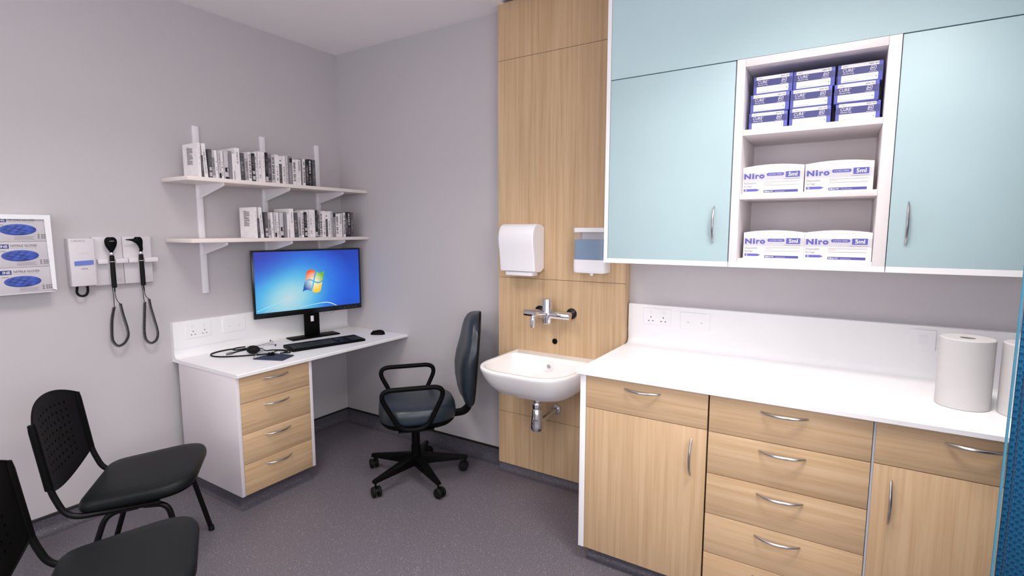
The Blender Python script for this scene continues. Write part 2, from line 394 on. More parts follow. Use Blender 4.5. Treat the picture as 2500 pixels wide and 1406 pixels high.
# ------------------------------------------------------------------ cartons on the open shelves
def prep_box():
    w, h, d = .1425, .0715, .13; y = -d/2
    b = MB().box(-w/2, w/2, -d/2, d/2, 0, h, M_boxb, .0012)
    o = V((-w/2, y-.0004, 0)); o2 = o-Y*.0003
    b.quad(o, X, Z, .010, w-.013, h*.80, h*.985, M_inkw)
    b.quad(o, X, Z, .002, w-.002, h*.44, h*.79, M_boxn)
    b.quad(o, X, Z, .012, w-.014, h*.07, h*.43, M_inkw)
    b.text('CURE', o2, X, Z, .016, h*.60, .034, .0115, M_inkw)
    b.text('TM', o2, X, Z, .0505, h*.71, .0045, .0025, M_inkw)
    b.text('Alcohol Prep', o2, X, Z, .016, h*.47, .036, .0066, M_inkw)
    # slanted rounded square mark with a wave in it
    ring = []; q = [(.0, 0), (.017, 0), (.0195, .0165), (.0025, .0165)]
    fo = [tuple(p)[:2] for p in fillet([(a, c, 0) for a, c in q], .004, 3, True)]
    ce = (.00975, .00825); fi = [(ce[0]+(a-ce[0])*.84, ce[1]+(c-ce[1])*.84) for a, c in fo]
    ox, oz = w-.040, h*.54
    vs = [o2+X*(ox+a)+Z*(oz+c) for a, c in fo]+[o2+X*(ox+a)+Z*(oz+c) for a, c in fi]; n = len(fo)
    b.add(vs, [(i, (i+1) % n, n+(i+1) % n, n+i) for i in range(n)], b.mat(M_inkw))
    for s in (0, .0062):
        b.poly(o2, X, Z, [(ox+.004+s, oz+.004), (ox+.0055+s, oz+.004), (ox+.0075+s, oz+.0115), (ox+.006+s, oz+.0125)], M_inkw)
    b.poly(o2, X, Z, [(ox+.004, oz+.0065), (ox+.014, oz+.0095), (ox+.0142, oz+.0112), (ox+.0042, oz+.0082)], M_inkw)
    for k in range(9): b.quad(o2, X, Z, w-.044+k*.003, w-.044+k*.003+.0022, h*.465, h*.485, M_inkw)
    for k in range(5): b.quad(o2, X, Z, .016+k*.0032, .016+k*.0032+.0025, h*.87, h*.90, M_inkg)
    for k in range(5): b.quad(o2, X, Z, w-.043+k*.005+(k > 2)*.003, w-.039+k*.005+(k > 2)*.003, h*.86, h*.91, M_inkg)
    for k in range(3): b.quad(o2, X, Z, w-.056, w-.020-.004*k, h*(.36-.055*k), h*(.345-.055*k), M_inkl)
    b.quad(o2, X, Z, .018, .068, h*.13, h*.145, M_inkg)
    b.quad(o2, X, Z, w-.022, w-.018, h*.20, h*.27, M_green)
    return b
xs = [[2.945, 3.0895, 3.24], [2.936, 3.0825, 3.233], [2.932, 3.083, 3.2395]]
zt = 1.8985+.0232
rown = ['topmost', 'middle one', 'lowest']; coln = ['left', 'centre', 'right']
proto = None
for r in range(3):
    for c in range(3):
        lb = f'blue alcohol prep box, {rown[r]} of the {coln[c]} stack, top open shelf'
        x = xs[r][c]+.0712; loc = (x, -.31+.065+random.uniform(-.004, .006), zt+.0002+(2-r)*.0718)
        if proto is None: proto = solo('prep_pad_box', prep_box(), lb, 'box', 'alcohol prep boxes'); o = proto
        else:
            o = proto.copy(); C.objects.link(o); o['label'] = lb
        o.location = loc; o.rotation_euler = (0, 0, R(random.uniform(-1, 1)))
def syringe_box():
    w, h, d = .2275, .108, .15; y = -d/2
    b = MB().box(-w/2, w/2, -d/2, d/2, 0, h, M_boxw, .001)
    o = V((-w/2, y-.0004, 0)); o2 = o-Y*.0003; o3 = o-Y*.0006
    b.quad(o, X, Z, .001, w-.001, h*.50, h*.80, M_boxg)
    for ch, a, w_, hh in (('N', .006, .0265, .205), ('i', .0365, .0085, .215), ('r', .049, .014, .158), ('o', .0635, .0205, .162)):
        b.text(ch, o2, X, Z, a, h*.578, w_, h*hh, M_purple, .055 if ch != 'i' else .035)
    pl = [(a, c) for a, c in [(.098+.006*math.cos(R(q)), h*.725+.0062*math.sin(R(q))) for q in range(90, 271, 20)]] + \
         [(.150+.006*math.cos(R(q)), h*.725+.0062*math.sin(R(q))) for q in range(-90, 91, 20)]
    b.poly(o2, X, Z, pl, M_purple)
    b.text('LATEX FREE', o3, X, Z, .1, h*.70, .048, .0052, M_boxg, .01)
    b.quad(o2, X, Z, .162, .213, h*.59, h*.81, M_purple)
    b.text('5ml', o3, X, Z, .172, h*.63, .032, h*.145, M_inkw, .025)
    for k in range(11): b.quad(o2, X, Z, .155+k*.0055, .159+k*.0055, h*.53, h*.545, M_inkg)
    b.text('Disposable', o2, X, Z, .006, h*.36, .048, h*.095, M_inkg)
    b.text('Syringe', o2, X, Z, .006, h*.24, .031, h*.095, M_inkg)
    b.quad(o2, X, Z, .006, .058, h*.10, h*.195, M_purple)
    b.poly(o2, X, Z, [(.058, h*.185), (.066, h*.16), (.066, h*.135), (.058, h*.11)], M_purple)
    b.quad(o3, X, Z, .012, .018, h*.12, h*.175, M_inkl)
    for k in range(22): b.quad(o2, X, Z, .085+k*.0058, .0895+k*.0058, h*.43, h*.443, M_inkg)
    for k in range(5): b.quad(o2, X, Z, .085+k*.0052, .0892+k*.0052, h*.375, h*.387, M_inkr)
    for k in range(22): b.quad(o2, X, Z, .085+k*.0058, .0895+k*.0058, h*.305, h*.318, M_inkr if k < 5 else M_inkg)
    b.quad(o2, X, Z, .083, .209, h*.04, h*.135, M_purpd)
    b.text('Niro', o3, X, Z, .086, h*.06, .019, h*.055, M_inkw, .03)
    for k in range(3): b.quad(o3, X, Z, .107+k*.004, .110+k*.004, h*.075, h*.1, M_inkw)
    for k in range(8): b.quad(o3, X, Z, .126+k*.0045, .129+k*.0045, h*.065, h*.085, M_inkl)
    return b
def syringe_lid():
    w, h, d = .2275, .108, .15; n = 16; top = []
    for i in range(n+1):
        u = -1+2*i/n; top.append((u*w/2, h+.0125*(1-u*u)*.75+.0022))
    b = MB(); ring = [V((x, -d/2, h+.0003)) for x, _ in top]; ring2 = [V((x, -d/2, z)) for x, z in top]
    b.loft([ring+ring2[::-1], [p+Y*d for p in ring+ring2[::-1]]], M_boxw)
    return b
zsh = [1.638+.0232, 1.39]
proto = None
for r, (sh, zz) in enumerate(zip(('middle', 'bottom'), zsh)):
    for c, (sd, x) in enumerate(zip(('left', 'right'), ((2.9190, 3.1510), (2.9340, 3.1630))[r])):
        lb = f'white syringe carton with violet lettering, {sd} one on the {sh} open shelf'
        loc = (x+.11375, -.31+.075, zz+.0002)
        if proto is None:
            proto = thing('syringe_carton', lb, 'box', (0, 0, 0), group='syringe cartons'); o = proto
            obj('carton', syringe_box(), proto, True); obj('lid_flap', syringe_lid(), proto, True); o.location = loc
        else: o = dup(proto, loc, R((-.6, .5, -.3)[r*2+c-1]), lb)
# ------------------------------------------------------------------ base units and counter
WX, WY, WZ = 2.3343, -.6878, .90
FY = -.6678          # plane of the drawer fronts
BASE = [(2.3735, 2.8885, 'cab'), (2.8925, 3.4175, 'drw'), (3.4235, 3.947, 'cab2'), (3.951, 4.35, 'end')]
GB = 'oak base units under the counter'
def front(name, x0, x1, z0, z1, m, t):
    return obj(name, MB().box(x0+.0012, x1-.0012, FY, FY+.018, z0+.0012, z1-.0012, m, .0008), t)
def base_carcass(x0, x1, t):
    b = MB().box(x0, x0+.016, FY+.019, -.012, .072, .879, M_gap).box(x1-.016, x1, FY+.019, -.012, .072, .879, M_gap)
    b.box(x0+.016, x1-.016, -.02, -.012, .072, .879, M_gap).box(x0+.016, x1-.016, FY+.019, -.02, .072, .088, M_gap)
    b.box(x0+.016, x1-.016, FY+.019, FY+.024, .088, .879, M_gap)
    obj('carcass', b, t, flat=True)
    p = MB(); p.loft([[V((x, -.612, 0))-Y*d+Z*z for d, z in cove(.07, .004, .02)] for x in (x0, x1)], M_cove)
    p.box(x0, x1, -.612, -.596, 0, .07, M_cove)
    obj('plinth', p, t)
LB = ['oak base unit at the left end of the counter, drawer over door', 'oak base unit with five stacked drawers in the middle of the counter',
      'oak base unit below the paper rolls, drawer over door with handle at its left', 'oak base unit at the right end of the counter behind the teal curtain']
for (x0, x1, kind), lb in zip(BASE, LB):
    t = thing('base_unit', lb, 'cabinet', ((x0+x1)/2, -.34, 0), group=GB)
    base_carcass(x0, x1, t); cx = (x0+x1)/2
    if kind == 'drw':
        lv = [.0695, .2305, .3948, .5615, .7305, .8795]
        for a, c in zip(lv, lv[1:]):
            d = front('drawer', x0, x1, a, c, M_oakh, t)
            obj('handle', bow((cx-.004, FY, c-.0365), X, -Y), d)
    else:
        d = front('drawer', x0, x1, .7325, .8795, M_oakh, t)
        obj('handle', bow((cx-.006, FY, .8435), X, -Y), d)
        d = front('door', x0, x1, .0695, .7325, M_oakv, t)
        obj('handle', bow((x1-.058 if kind == 'cab' else x0+.0525, FY, .608), Z, -Y), d)
    if kind == 'cab':
        obj('end_panel', MB().box(2.3455, 2.3722, FY, -.0125, .069, .8795, M_white, .0006), t)
    if kind == 'cab2':
        obj('edge_strip', MB().box(x0-.0055, x0+.0008, FY-.0005, FY+.016, .0695, .8795, M_strip), t, flat=True)
def worktop(name, lb, o, a, n, L, D, z, top, joint, thk=.020, ut=.03):
    """o = wall-line start, a = along, n = out from the wall"""
    o, a, n = V(o), V(a), V(n); t = thing(name, lb, 'worktop', tuple(o+a*L/2+n*D/2+Z*(z-thk)))
    rc = .032
    prof = [(0, z-thk), (D-.002, z-thk), (D, z-thk+.002), (D, z-.003), (D-.003, z)]
    for i in range(9):
        g = R(90*i/8); prof.append((ut-.003+rc-rc*math.sin(g), z+rc-rc*math.cos(g)))
    prof += [(ut-.003, joint), (0, joint)]
    b = MB(); b.loft([[o+a*s+n*d+Z*h for d, h in prof] for s in (0, L)], M_white)
    obj('worktop', b, t, sharp=25)
    u = MB(); pr2 = [(0, joint+.0005), (ut, joint+.0005), (ut, top-.002), (ut-.002, top), (0, top)]
    u.loft([[o+a*s+n*d+Z*h for d, h in pr2] for s in (0, L)], M_white)
    obj('upstand', u, t, flat=True)
    return t
worktop('counter_worktop', 'long white counter worktop with coved upstand above the oak units', (WX, -.0008, 0), X, -Y, 4.35-WX, -WY-.0008, WZ, 1.1165, .964)
# ------------------------------------------------------------------ desk
DX, DY, DZ = .672, -1.267, .76
worktop('desk_worktop', 'white desk worktop with coved upstand in the room corner', (.0008, DY, 0), Y, X, -DY-.0012, DX, DZ, .9735, .812, .02, .032)
t = thing('desk_pedestal', 'white desk pedestal with four oak drawer fronts under the left of the desk', 'cabinet', (.33, -1.03, 0))
PX = .654
obj('side_panel', MB().box(.065, PX, -1.265, -1.246, .0825, .7395, M_whitep, .0006), t)
obj('side_panel', MB().box(.065, PX, -.8215, -.802, .0825, .7395, M_whitep, .0006), t)
b = MB().box(.065, PX-.020, -1.2455, -.822, .0825, .0985, M_gap).box(.065, .073, -1.2455, -.822, .099, .7395, M_gap).box(PX-.026, PX-.020, -1.2455, -.822, .099, .7395, M_gap)
obj('carcass', b, t, flat=True)
lv = [.083, .2548, .4225, .5928, .7395]
for a, c in zip(lv, lv[1:]):
    d = obj('drawer', MB().box(PX-.018, PX, -1.2445, -.823, a+.0012, c-.0012, M_oakh, .0008), t)
    obj('handle', bow((PX, -1.038, (c-.036) if c < .7 else .7045), Y, X, L=.156), d)
b = MB()
loop = []
for d, z in cove(.082, .004, .024):
    loop.append([V((.065, -1.247-d*.45, z)), V((.606+d, -1.247-d*.45, z)), V((.606+d, -.822+d*.45, z)), V((.065, -.822+d*.45, z))])
b.loft(loop[1:-1], M_cove, caps=False, open_ring=True)
b.add([loop[1][0], loop[1][1], loop[1][2], loop[1][3]], [(0, 1, 2, 3)], b.mat(M_cove))
obj('plinth', b, t)
# ------------------------------------------------------------------ wall shelving above the desk
SD = .30
t = thing('wall_shelving', 'two long pale shelves on white uprights and brackets above the desk', 'shelf', (.15, -.63, 1.127))
UPY = [-1.056, -.633, -.21]
SH = [1.8015, 1.4625]; TH = .0215
for y in UPY:
    obj('upright', MB().box(.0006, .014, y-.0175, y+.0175, 1.127, 2.123, M_metalw, .0015), t)
for z in SH:
    obj('shelf', MB().box(.0146, SD, -1.2615, -.003, z-TH, z, M_cream, .0008), t)
    for y in UPY:
        br = MB(); zt_ = z-TH-.0003
        pts = [(.0146, zt_), (.278, zt_), (.281, zt_-.010), (.274, zt_-.016), (.03, zt_-.072), (.0146, zt_-.078)]
        br.prism([V((x, y-.0025, zz)) for x, zz in pts], Y*.005, M_metalw)
        rim = [V((.0146, y, zt_-.076)), V((.03, y, zt_-.070)), V((.272, y, zt_-.014)), V((.279, y, zt_-.009)), V((.279, y, zt_-.004))]
        br.tube(rim, .0062, M_metalw, n=8)
        obj('bracket', br, t)
# ------------------------------------------------------------------ books
def interp(x, tab):
    for (a, p), (b_, q) in zip(tab, tab[1:]):
        if x <= b_: return p+(q-p)*(x-a)/(b_-a)
    return tab[-1][1]
TAB = [(320, -1.184), (360, -1.17), (835, -1.014), (1215, -.878), (1440, -.793), (2295, -.428)]
W, L_, G, D_, K = (236, 232, 234), (200, 196, 200), (138, 134, 140), (84, 80, 86), (30, 28, 32)
# x0, x1 in a row chart, height, cover shade, art, tilt in degrees, wording
BK = [(320, 365, .186, W, 'faint', 0, 'white book with printed text on its exposed cover'),
      (366, 403, .120, D_, 'photo', 0, 'short dark grey book'),
      (415, 480, .186, W, 'grey_text', 3.0, 'white book with grey lettering, leaning left'),
      (485, 543, .158, D_, 'blocks_light', 0, 'dark grey book with pale blocks'),
      (546, 605, .156, L_, 'photo', 0, 'grey picture-spined book'),
      (609, 655, .157, W, 'dark_text', 2.0, 'narrow white book with black lettering, leaning left'),
      (659, 703, .158, L_, 'dark_foot', 1.0, 'pale grey book with dark foot'),
      (706, 755, .158, W, 'dark_text', 1.0, 'cream white book with small black lettering'),
      (758, 836, .158, L_, 'blocks_dark', 0, 'pale grey book with black blocks low on the spine'),
      (840, 890, .162, G, 'plain', 0, 'plain mid-grey book'),
      (894, 941, .150, W, 'dark_stripe', 0, 'white book with a dark stripe at the foot'),
      (944, 1026, .185, W, 'grey_head', 1.0, 'tall white book with grey lettering at the head'),
      (1030, 1108, .160, D_, 'photo', 2.0, 'dark picture-spined book leaning left'),
      (1111, 1164, .160, L_, 'photo', 1.0, 'light grey picture-spined book'),
      (1167, 1220, .172, W, 'bold_text', 0, 'white book with bold black capitals down the spine'),
      (1223, 1284, .166, K, 'blocks_light', 1.0, 'black book with grey blocks'),
      (1288, 1340, .176, W, 'grey_text', 2.0, 'white book with grey lettering, tilting left'),
      (1343, 1396, .184, W, 'dark_text', 0, 'tall white book with spaced black lettering'),
      (1398, 1450, .184, W, 'faint', 0, 'tall plain white book'),
      (1454, 1500, .182, K, 'dark_foot', 0, 'black book with a lettered foot'),
      (1503, 1558, .176, G, 'photo', 0, 'mottled grey book'),
      (1561, 1612, .172, L_, 'bold_text', 0, 'pale grey book with bold capitals'),
      (1616, 1672, .178, W, 'dark_text', 0, 'white book with black lettering over its full height'),
      (1676, 1731, .172, W, 'grey_block', 0, 'white book with one large dark grey panel'),
      (1735, 1784, .176, W, 'dark_text', 0, 'white book with black lettering on its lower half'),
      (1787, 1831, .180, L_, 'grey_text', 0, 'pale grey book with fine lettering'),
      (1835, 1888, .178, G, 'dark_head', 0, 'grey book with black head band'),
      (1891, 1950, .160, W, 'bold_text', 0, 'short white book with bold black letters'),
      (1954, 2034, .164, W, 'dark_stripe_head', 0, 'wide white book with a dark line at the head'),
      (2038, 2075, .172, G, 'grey_text', 0, 'thin grey book'),
      (2078, 2126, .172, W, 'bold_text', 0, 'thin white book with black capitals'),
      (2130, 2170, .172, K, 'photo', 0, 'thin black book'),
      (2173, 2240, .176, K, 'white_text', 0, 'black book with white lettering'),
      (2243, 2295, .174, D_, 'photo', 0, 'dark grey picture-spined book at row end')]
_bm = {}
def bmat(c):
    if c not in _bm: _bm[c] = mat('book_cover', c, .5, var=.05, scale=40)
    return _bm[c]
M_photo = mat('photo_print', (92, 90, 96), .5, var=.75, scale=55)
M_photol = mat('pale_photo_print', (160, 156, 162), .5, var=.4, scale=70)
def book_art(b, w, h, art, rng, m):
    """lettering blocks and panels on the spine, which faces +x at x=0"""
    o = V((.0003, -w/2, 0)); o2 = o+X*.0003
    def letters(z0, z1, mm, tw=.5, pitch=.0052, gap=.25):
        z = z1
        while z-pitch > z0:
            if rng.random() > gap:
                k = tw*rng.uniform(.75, 1.)
                b.quad(o2, Y, Z, w*(.5-k/2), w*(.5+k/2), z-pitch*.8, z-pitch*.2 if rng.random() > .4 else z-pitch*.45, mm)
            z -= pitch
    if art in ('photo', 'blocks_light', 'blocks_dark'):
        if art == 'photo':
            a = h*rng.uniform(.05, .15); c = h*rng.uniform(.75, .95)
            b.quad(o, Y, Z, w*.06, w*.94, a, c, M_photo if m in (D_, K, G) else M_photol)
            letters(h*.3, h*.7, M_inkl if m != L_ else M_ink, .3, .006, .35)
        elif art == 'blocks_light':
            b.quad(o, Y, Z, w*.12, w*.88, h*.06, h*.2, M_inkl); b.quad(o, Y, Z, w*.15, w*.85, h*.26, h*.38, M_inkl)
            letters(h*.45, h*.9, M_inkg, .7, .004, .1)
        else:
            b.quad(o, Y, Z, w*.06, w*.94, h*.0, h*.09, M_ink); b.quad(o, Y, Z, w*.06, w*.94, h*.26, h*.42, M_ink)
            b.quad(o2, Y, Z, w*.6, w*.8, h*.28, h*.4, M_inkw)
            b.quad(o, Y, Z, w*.8, w*.96, h*.1, h*.95, M_inkg)
    elif art == 'grey_text': letters(h*.1, h*.85, M_inkg, .45)
    elif art == 'dark_text': letters(h*.08, h*.62 if h < .18 else h*.8, M_ink, .4, .0062)
    elif art == 'bold_text': letters(h*.1, h*.92, M_ink, .75, .0078, .08)
    elif art == 'white_text': letters(h*.45, h*.95, M_inkw, .5, .007, .1); letters(h*.05, h*.4, M_inkg, .6, .004)
    elif art == 'dark_foot': b.quad(o, Y, Z, w*.05, w*.95, h*.03, h*.2, M_ink if m != K else M_inkl); letters(h*.3, h*.9, M_inkg, .5)
    elif art == 'dark_stripe': b.quad(o, Y, Z, w*.55, w*.8, 0, h*.35, M_inkg)
    elif art == 'grey_head': letters(h*.5, h*.93, M_inkg, .35)
    elif art == 'grey_block': b.quad(o, Y, Z, w*.08, w*.92, h*.02, h*.72, M_photo); b.quad(o, Y, Z, w*.3, w*.7, h*.82, h*.86, M_ink)
    elif art == 'dark_head': b.quad(o, Y, Z, w*.05, w*.95, h*.78, h*.93, M_ink); b.quad(o, Y, Z, w*.05, w*.6, h*.05, h*.6, M_photol)
    elif art == 'dark_stripe_head': b.quad(o, Y, Z, w*.62, w*.74, h*.55, h*.97, M_ink); letters(h*.1, h*.9, M_inkl, .3)
    elif art == 'faint': letters(h*.35, h*.9, M_inkl, .35)
ORD = ['first', 'second', 'third', 'fourth', 'fifth', 'sixth', 'seventh', 'eighth', 'ninth', 'tenth', '11th', '12th', '13th', '14th', '15th', '16th', '17th',
       '18th', '19th', '20th', '21st', '22nd', '23rd', '24th', '25th', '26th', '27th', '28th', '29th', '30th', '31st', '32nd', '33rd', '34th']
TABL = [(320, -.8755), (2295, -.1235)]
rng = random.Random(3)
for i, (a, c, h, col, art, lean, words) in enumerate(BK):
    y0, y1 = interp(a, TAB), interp(c, TAB); w = y1-y0-.0012; dp = .16 if i == 0 else .135+.03*rng.random()
    m = bmat(col); b = MB(); cv = .0016
    b.box(-cv, 0, -w/2, w/2, 0, h, m, .0005, 1)
    b.box(-dp, -cv, -w/2, -w/2+cv, 0, h, m).box(-dp, -cv, w/2-cv, w/2, 0, h, m)
    book_art(b, w, h, art, rng, col)
    if i == 0:      # printed paragraph on the exposed side cover
        o = V((-dp, -w/2-.0004, 0))
        for k in range(17):
            n = .055*rng.uniform(.75, 1) if k % 6 else .025
            b.quad(o, X, Z, dp*.28, dp*.28+n*1.15, h*.87-k*.0056, h*.87-k*.0056+.0027, M_ink)
    fx = .268+rng.uniform(-.006, .006)
    t = thing('book', f'{words}, {ORD[i]} from left, upper shelf', 'book', (fx, (y0+y1)/2, SH[0]+.0003), group='books on the upper shelf')
    obj('cover', b, t, True, flat=True)
    obj('pages', MB().box(-dp+.003, -cv-.0004, -w/2+cv, w/2-cv, .002, h-.003, M_page), t, True, flat=True)
    t.rotation_euler = (R(lean), 0, 0)
    s = abs(math.sin(R(lean))); t.location.z += w/2*s
    o = dup(t, (fx+.002, interp((a+c)/2, TABL), SH[1]+.0003+w/2*s), None, f'{words}, {ORD[i]} from left, lower shelf')
    o['group'] = 'books on the lower shelf'
# ------------------------------------------------------------------ glove box holder on the left wall
gy0, gy1, gz0, gz1, gd = -2.045, -1.7905, 1.215, 1.5815, .085
t = thing('glove_box_holder', 'white wall rack holding three stacked glove boxes', 'rack', (.0006, (gy0+gy1)/2, gz0))
b = MB().box(.0001, .004, gy0, gy1, gz0, gz1, M_metalw)
b.box(.004, gd, gy1-.003, gy1, gz0+.008, gz1, M_metalw).box(.004, gd, gy0, gy0+.003, gz0+.008, gz1, M_metalw).box(.004, gd, gy0+.003, gy1-.003, gz1-.003, gz1, M_metalw)
b.box(.004, gd-.008, gy0+.003, gy1-.003, gz0, gz0+.003, M_metalw)
obj('rack', b, t, flat=True)
b = MB()
o_, i_ = [(gy0, gz0+.012), (gy0, gz1), (gy1, gz1), (gy1, gz0+.008)], [(gy0+.021, gz0+.022), (gy0+.021, gz1-.021), (gy1-.0235, gz1-.021), (gy1-.015, gz0+.014)]
b.loft([[V((gd+.001, y, z)) for y, z in o_], [V((gd+.001, y, z)) for y, z in i_]], M_plastic, caps=False, open_ring=True)
b.loft([[V((gd+.001, y, z)) for y, z in i_], [V((gd-.006, y, z)) for y, z in i_]], M_plastic, caps=False, open_ring=True)
b.loft([[V((gd-.006, y, z)) for y, z in i_], [V((gd-.006, y, z)) for y, z in o_]], M_plastic, caps=False, open_ring=True)
b.loft([[V((gd-.006, y, z)) for y, z in o_], [V((gd+.001, y, z)) for y, z in o_]], M_plastic, caps=False, open_ring=True)
obj('front_lip', b, t, flat=True)
gh = (gz1-.004-gz0-.0035)/3; gw = gy1-gy0-.007
def glove_box():
    d = .072; b = MB().box(-d/2, d/2, -gw/2, gw/2, 0, gh-.0008, M_cartong, .001)
    o = V((d/2+.0004, -gw/2, 0)); o2 = o+X*.0004
    b.quad(o, Y, Z, .030, .096, gh*.735, gh*.9, M_navy)
    b.text('INE', o2, Y, Z, .066, gh*.765, .026, gh*.105, M_inkw, .012)
    b.text('NITRILE GLOVES', o, Y, Z, .103, gh*.80, .092, gh*.082, M_ink, .004)
    b.text('powder free, non sterile', o, Y, Z, .103, gh*.735, .088, gh*.035, M_inkg)
    for k in range(3):
        b.quad(o, Y, Z, .118, .188-.006*(k == 1), gh*(.19-.047*k), gh*(.178-.047*k), M_inkg)
        for q in range(4): b.quad(o, Y, Z, .201+q*.009+(q > 0)*.004, .208+q*.009+(q > 0)*.004, gh*(.245-.062*k), gh*(.268-.062*k), M_ink)
    for q in range(4): b.quad(o, Y, Z, .062+q*.006, .0665+q*.006, gh*.62, gh*.65, M_inkg)
    return b
def glove_oval():
    b = MB(); d = .072; n = 36; g = 8; rings = []
    for k in range(g+1):
        t_ = k/g; ring = []
        for j in range(n):
            q = 2*PI*j/n; yy, zz = .066*(1-t_)*math.cos(q), gh*.215*(1-t_)*math.sin(q)
            bump = .0018*math.sin(yy*170+zz*90)+.0014*math.sin(zz*330-yy*60) if t_ > .1 else 0
            ring.append(V((d/2+.0009+abs(bump)+.0015*t_, yy+.009, gh*.455+zz)))
        rings.append(ring)
    b.loft(rings, M_glove); return b
gl = None
for k, w in enumerate(('lowest', 'middle', 'topmost')):
    lb = f'grey nitrile glove box with blue oval opening, {w} of three in the wall rack'
    loc = (.0045+.036, (gy0+gy1)/2, gz0+.0035+gh*k)
    if gl is None:
        gl = thing('glove_box', lb, 'box', loc, group='glove boxes in the wall rack')
        obj('carton', glove_box(), gl, True); obj('gloves', glove_oval(), gl, True, sharp=60)
    else: dup(gl, loc, None, lb)
# ------------------------------------------------------------------ wall diagnostic set
t = thing('diagnostic_station', 'pale grey wall-mounted diagnostic station with blue button and two instrument cradles', 'medical device', (.0006, -1.53, 1.222))
b = MB().box(.0006, .052, -1.7195, -1.6135, 1.2275, 1.4685, M_grey, .004, 3)
b.box(.0006, .052, -1.7185, -1.717, 1.25, 1.251, M_inkg)
o = V((.0524, -1.7195, 1.2275))
b.text('CARDIACO', o, Y, Z, .010, .224, .057, .0095, M_inkg)
b.text('PER', o, Y, Z, .044, .083, .028, .0085, M_inkg, .01)
b.quad(o, Y, Z, .036, .08, .164, .1646, M_inkg)
obj('power_unit', b, t)
bar = [(p.x, p.y) for p in fillet([(.016, .104, 0), (.096, .108, 0), (.096, .131, 0), (.016, .127, 0)], .004, 3, True)]
pr_ = [V((.0526, -1.7195+a, 1.2275+c)) for a, c in bar]
obj('button', MB().prism(pr_, X*.002, M_bluebar), t)
obj('panel', MB().box(.0006, .028, -1.6125, -1.4835, 1.2225, 1.4755, M_grey, .003), t)
obj('panel', MB().box(.0006, .028, -1.4815, -1.3455, 1.2225, 1.4755, M_grey, .003), t)
pb = MB()
for y0 in (-1.525, -1.405):
    for k in range(3): pb.quad(V((.0284, y0, 1.24)), Y, Z, 0, .034-.006*k, .012-.006*k, .0135-.006*k, M_inkl)
obj('print', pb, t, flat=True)
for y0, y1 in ((-1.604, -1.5615), (-1.530, -1.471), (-1.468, -1.4245), (-1.395, -1.3265)):
    obj('cradle', MB().box(.028, .060, y0, y1, 1.3355, 1.3605, M_whitep, .003, 3), t)
pth = spline([(.03, -1.693, 1.225), (.032, -1.697, 1.195), (.036, -1.685, 1.178), (.036, -1.664, 1.179), (.032, -1.652, 1.197), (.03, -1.651, 1.225)], 8)
obj('cable', MB().tube(coil(pth, .0042, 26), .0024, M_rubber, n=6), t)
def handset(nm, lb, y, kind, cord):
    t = thing(nm, lb, 'medical instrument', (.06, y, 1.21), group=None)
    x = .062
    hb = MB().lathe([(.0, 1.209), (.0085, 1.209), (.0115, 1.213), (.0115, 1.29), (.0105, 1.345), (.0105, 1.375), (.0095, 1.379), (0, 1.379)], (x, y, 0), M_rubber, 18)
    hb.lathe([(.0108, 1.3445), (.0112, 1.3452), (.0112, 1.3468), (.0108, 1.3475)], (x, y, 0), M_grey, 18)
    obj('handle', hb, t)
    obj('collar', MB().lathe([(.0, 1.3792), (.0085, 1.3792), (.0098, 1.384), (.0085, 1.394), (0, 1.394)], (x, y, 0), M_chrome, 18), t)
    h = MB()
    if kind == 'ophthal':
        rings = []
        for zz, ww, dd in ((1.394, .007, .007), (1.402, .010, .009), (1.415, .018, .011), (1.43, .025, .0125), (1.445, .028, .0135), (1.458, .0275, .013), (1.468, .0225, .012), (1.474, .014, .008)):
            rings.append([V((x+dd*math.cos(2*PI*j/24), y+ww*math.sin(2*PI*j/24), zz)) for j in range(24)])
        h.loft(rings, M_black)
        for k in range(7): h.quad(V((x+.0138, y-.010, 1.452)), Y, Z, k*.003, k*.003+.0022, 0, .003, M_inkl)
    else:
        P = [(.0, 1.394), (.003, 1.408), (.000, 1.425), (-.004, 1.44), (-.008, 1.455), (-.010, 1.466), (-.010, 1.474)]
        wd = [.0078, .0085, .0105, .016, .0205, .019, .012]
        rings = [[V((x+.013*min(1, w/.013)*math.cos(2*PI*j/20), y+c+w*math.sin(2*PI*j/20), zz)) for j in range(20)] for (c, zz), w in zip(P, wd)]
        h.loft(rings, M_black)
        sp = [(x, y-.018, 1.452), (x, y-.032, 1.457), (x, y-.046, 1.4585), (x, y-.0665, 1.460)]
        h.tube(sp, [.0125, .008, .0048, .0022], M_black, n=14)
    obj('head', h, t)
    up = cord['lead']; obj('lead', MB().tube(spline([(x, y, 1.2095)]+up, 6), [.0032]*4+[.0016]*(6*len(up)-3), M_rubber, n=7), t)
    obj('coiled_cord', MB().tube(coil(spline(cord['coil'], 8), .0058, 84), .0021, M_cord, n=6), t, sharp=60)
    if 'back' in cord: obj('lead', MB().tube(spline(cord['back'], 6), .0016, M_rubber, n=7), t)
xx = .05
handset('ophthalmoscope', 'black round-headed ophthalmoscope hanging in the left cradle with coiled cord', -1.546, 'ophthal', {
    'lead': [(xx, -1.541, 1.17), (xx, -1.535, 1.14), (xx, -1.5235, 1.12)],
    'coil': [(xx, -1.522, 1.119), (xx, -1.514, 1.06), (xx, -1.500, .985), (xx, -1.4985, .938), (xx, -1.518, .904), (xx-.006, -1.546, .893), (xx-.012, -1.565, .925), (xx-.016, -1.564, .98), (xx-.018, -1.558, 1.04), (xx-.02, -1.543, 1.103)],
    'back': [(xx-.02, -1.542, 1.104), (xx-.028, -1.539, 1.12), (.034, -1.5425, 1.165), (.03, -1.545, 1.2235)]})
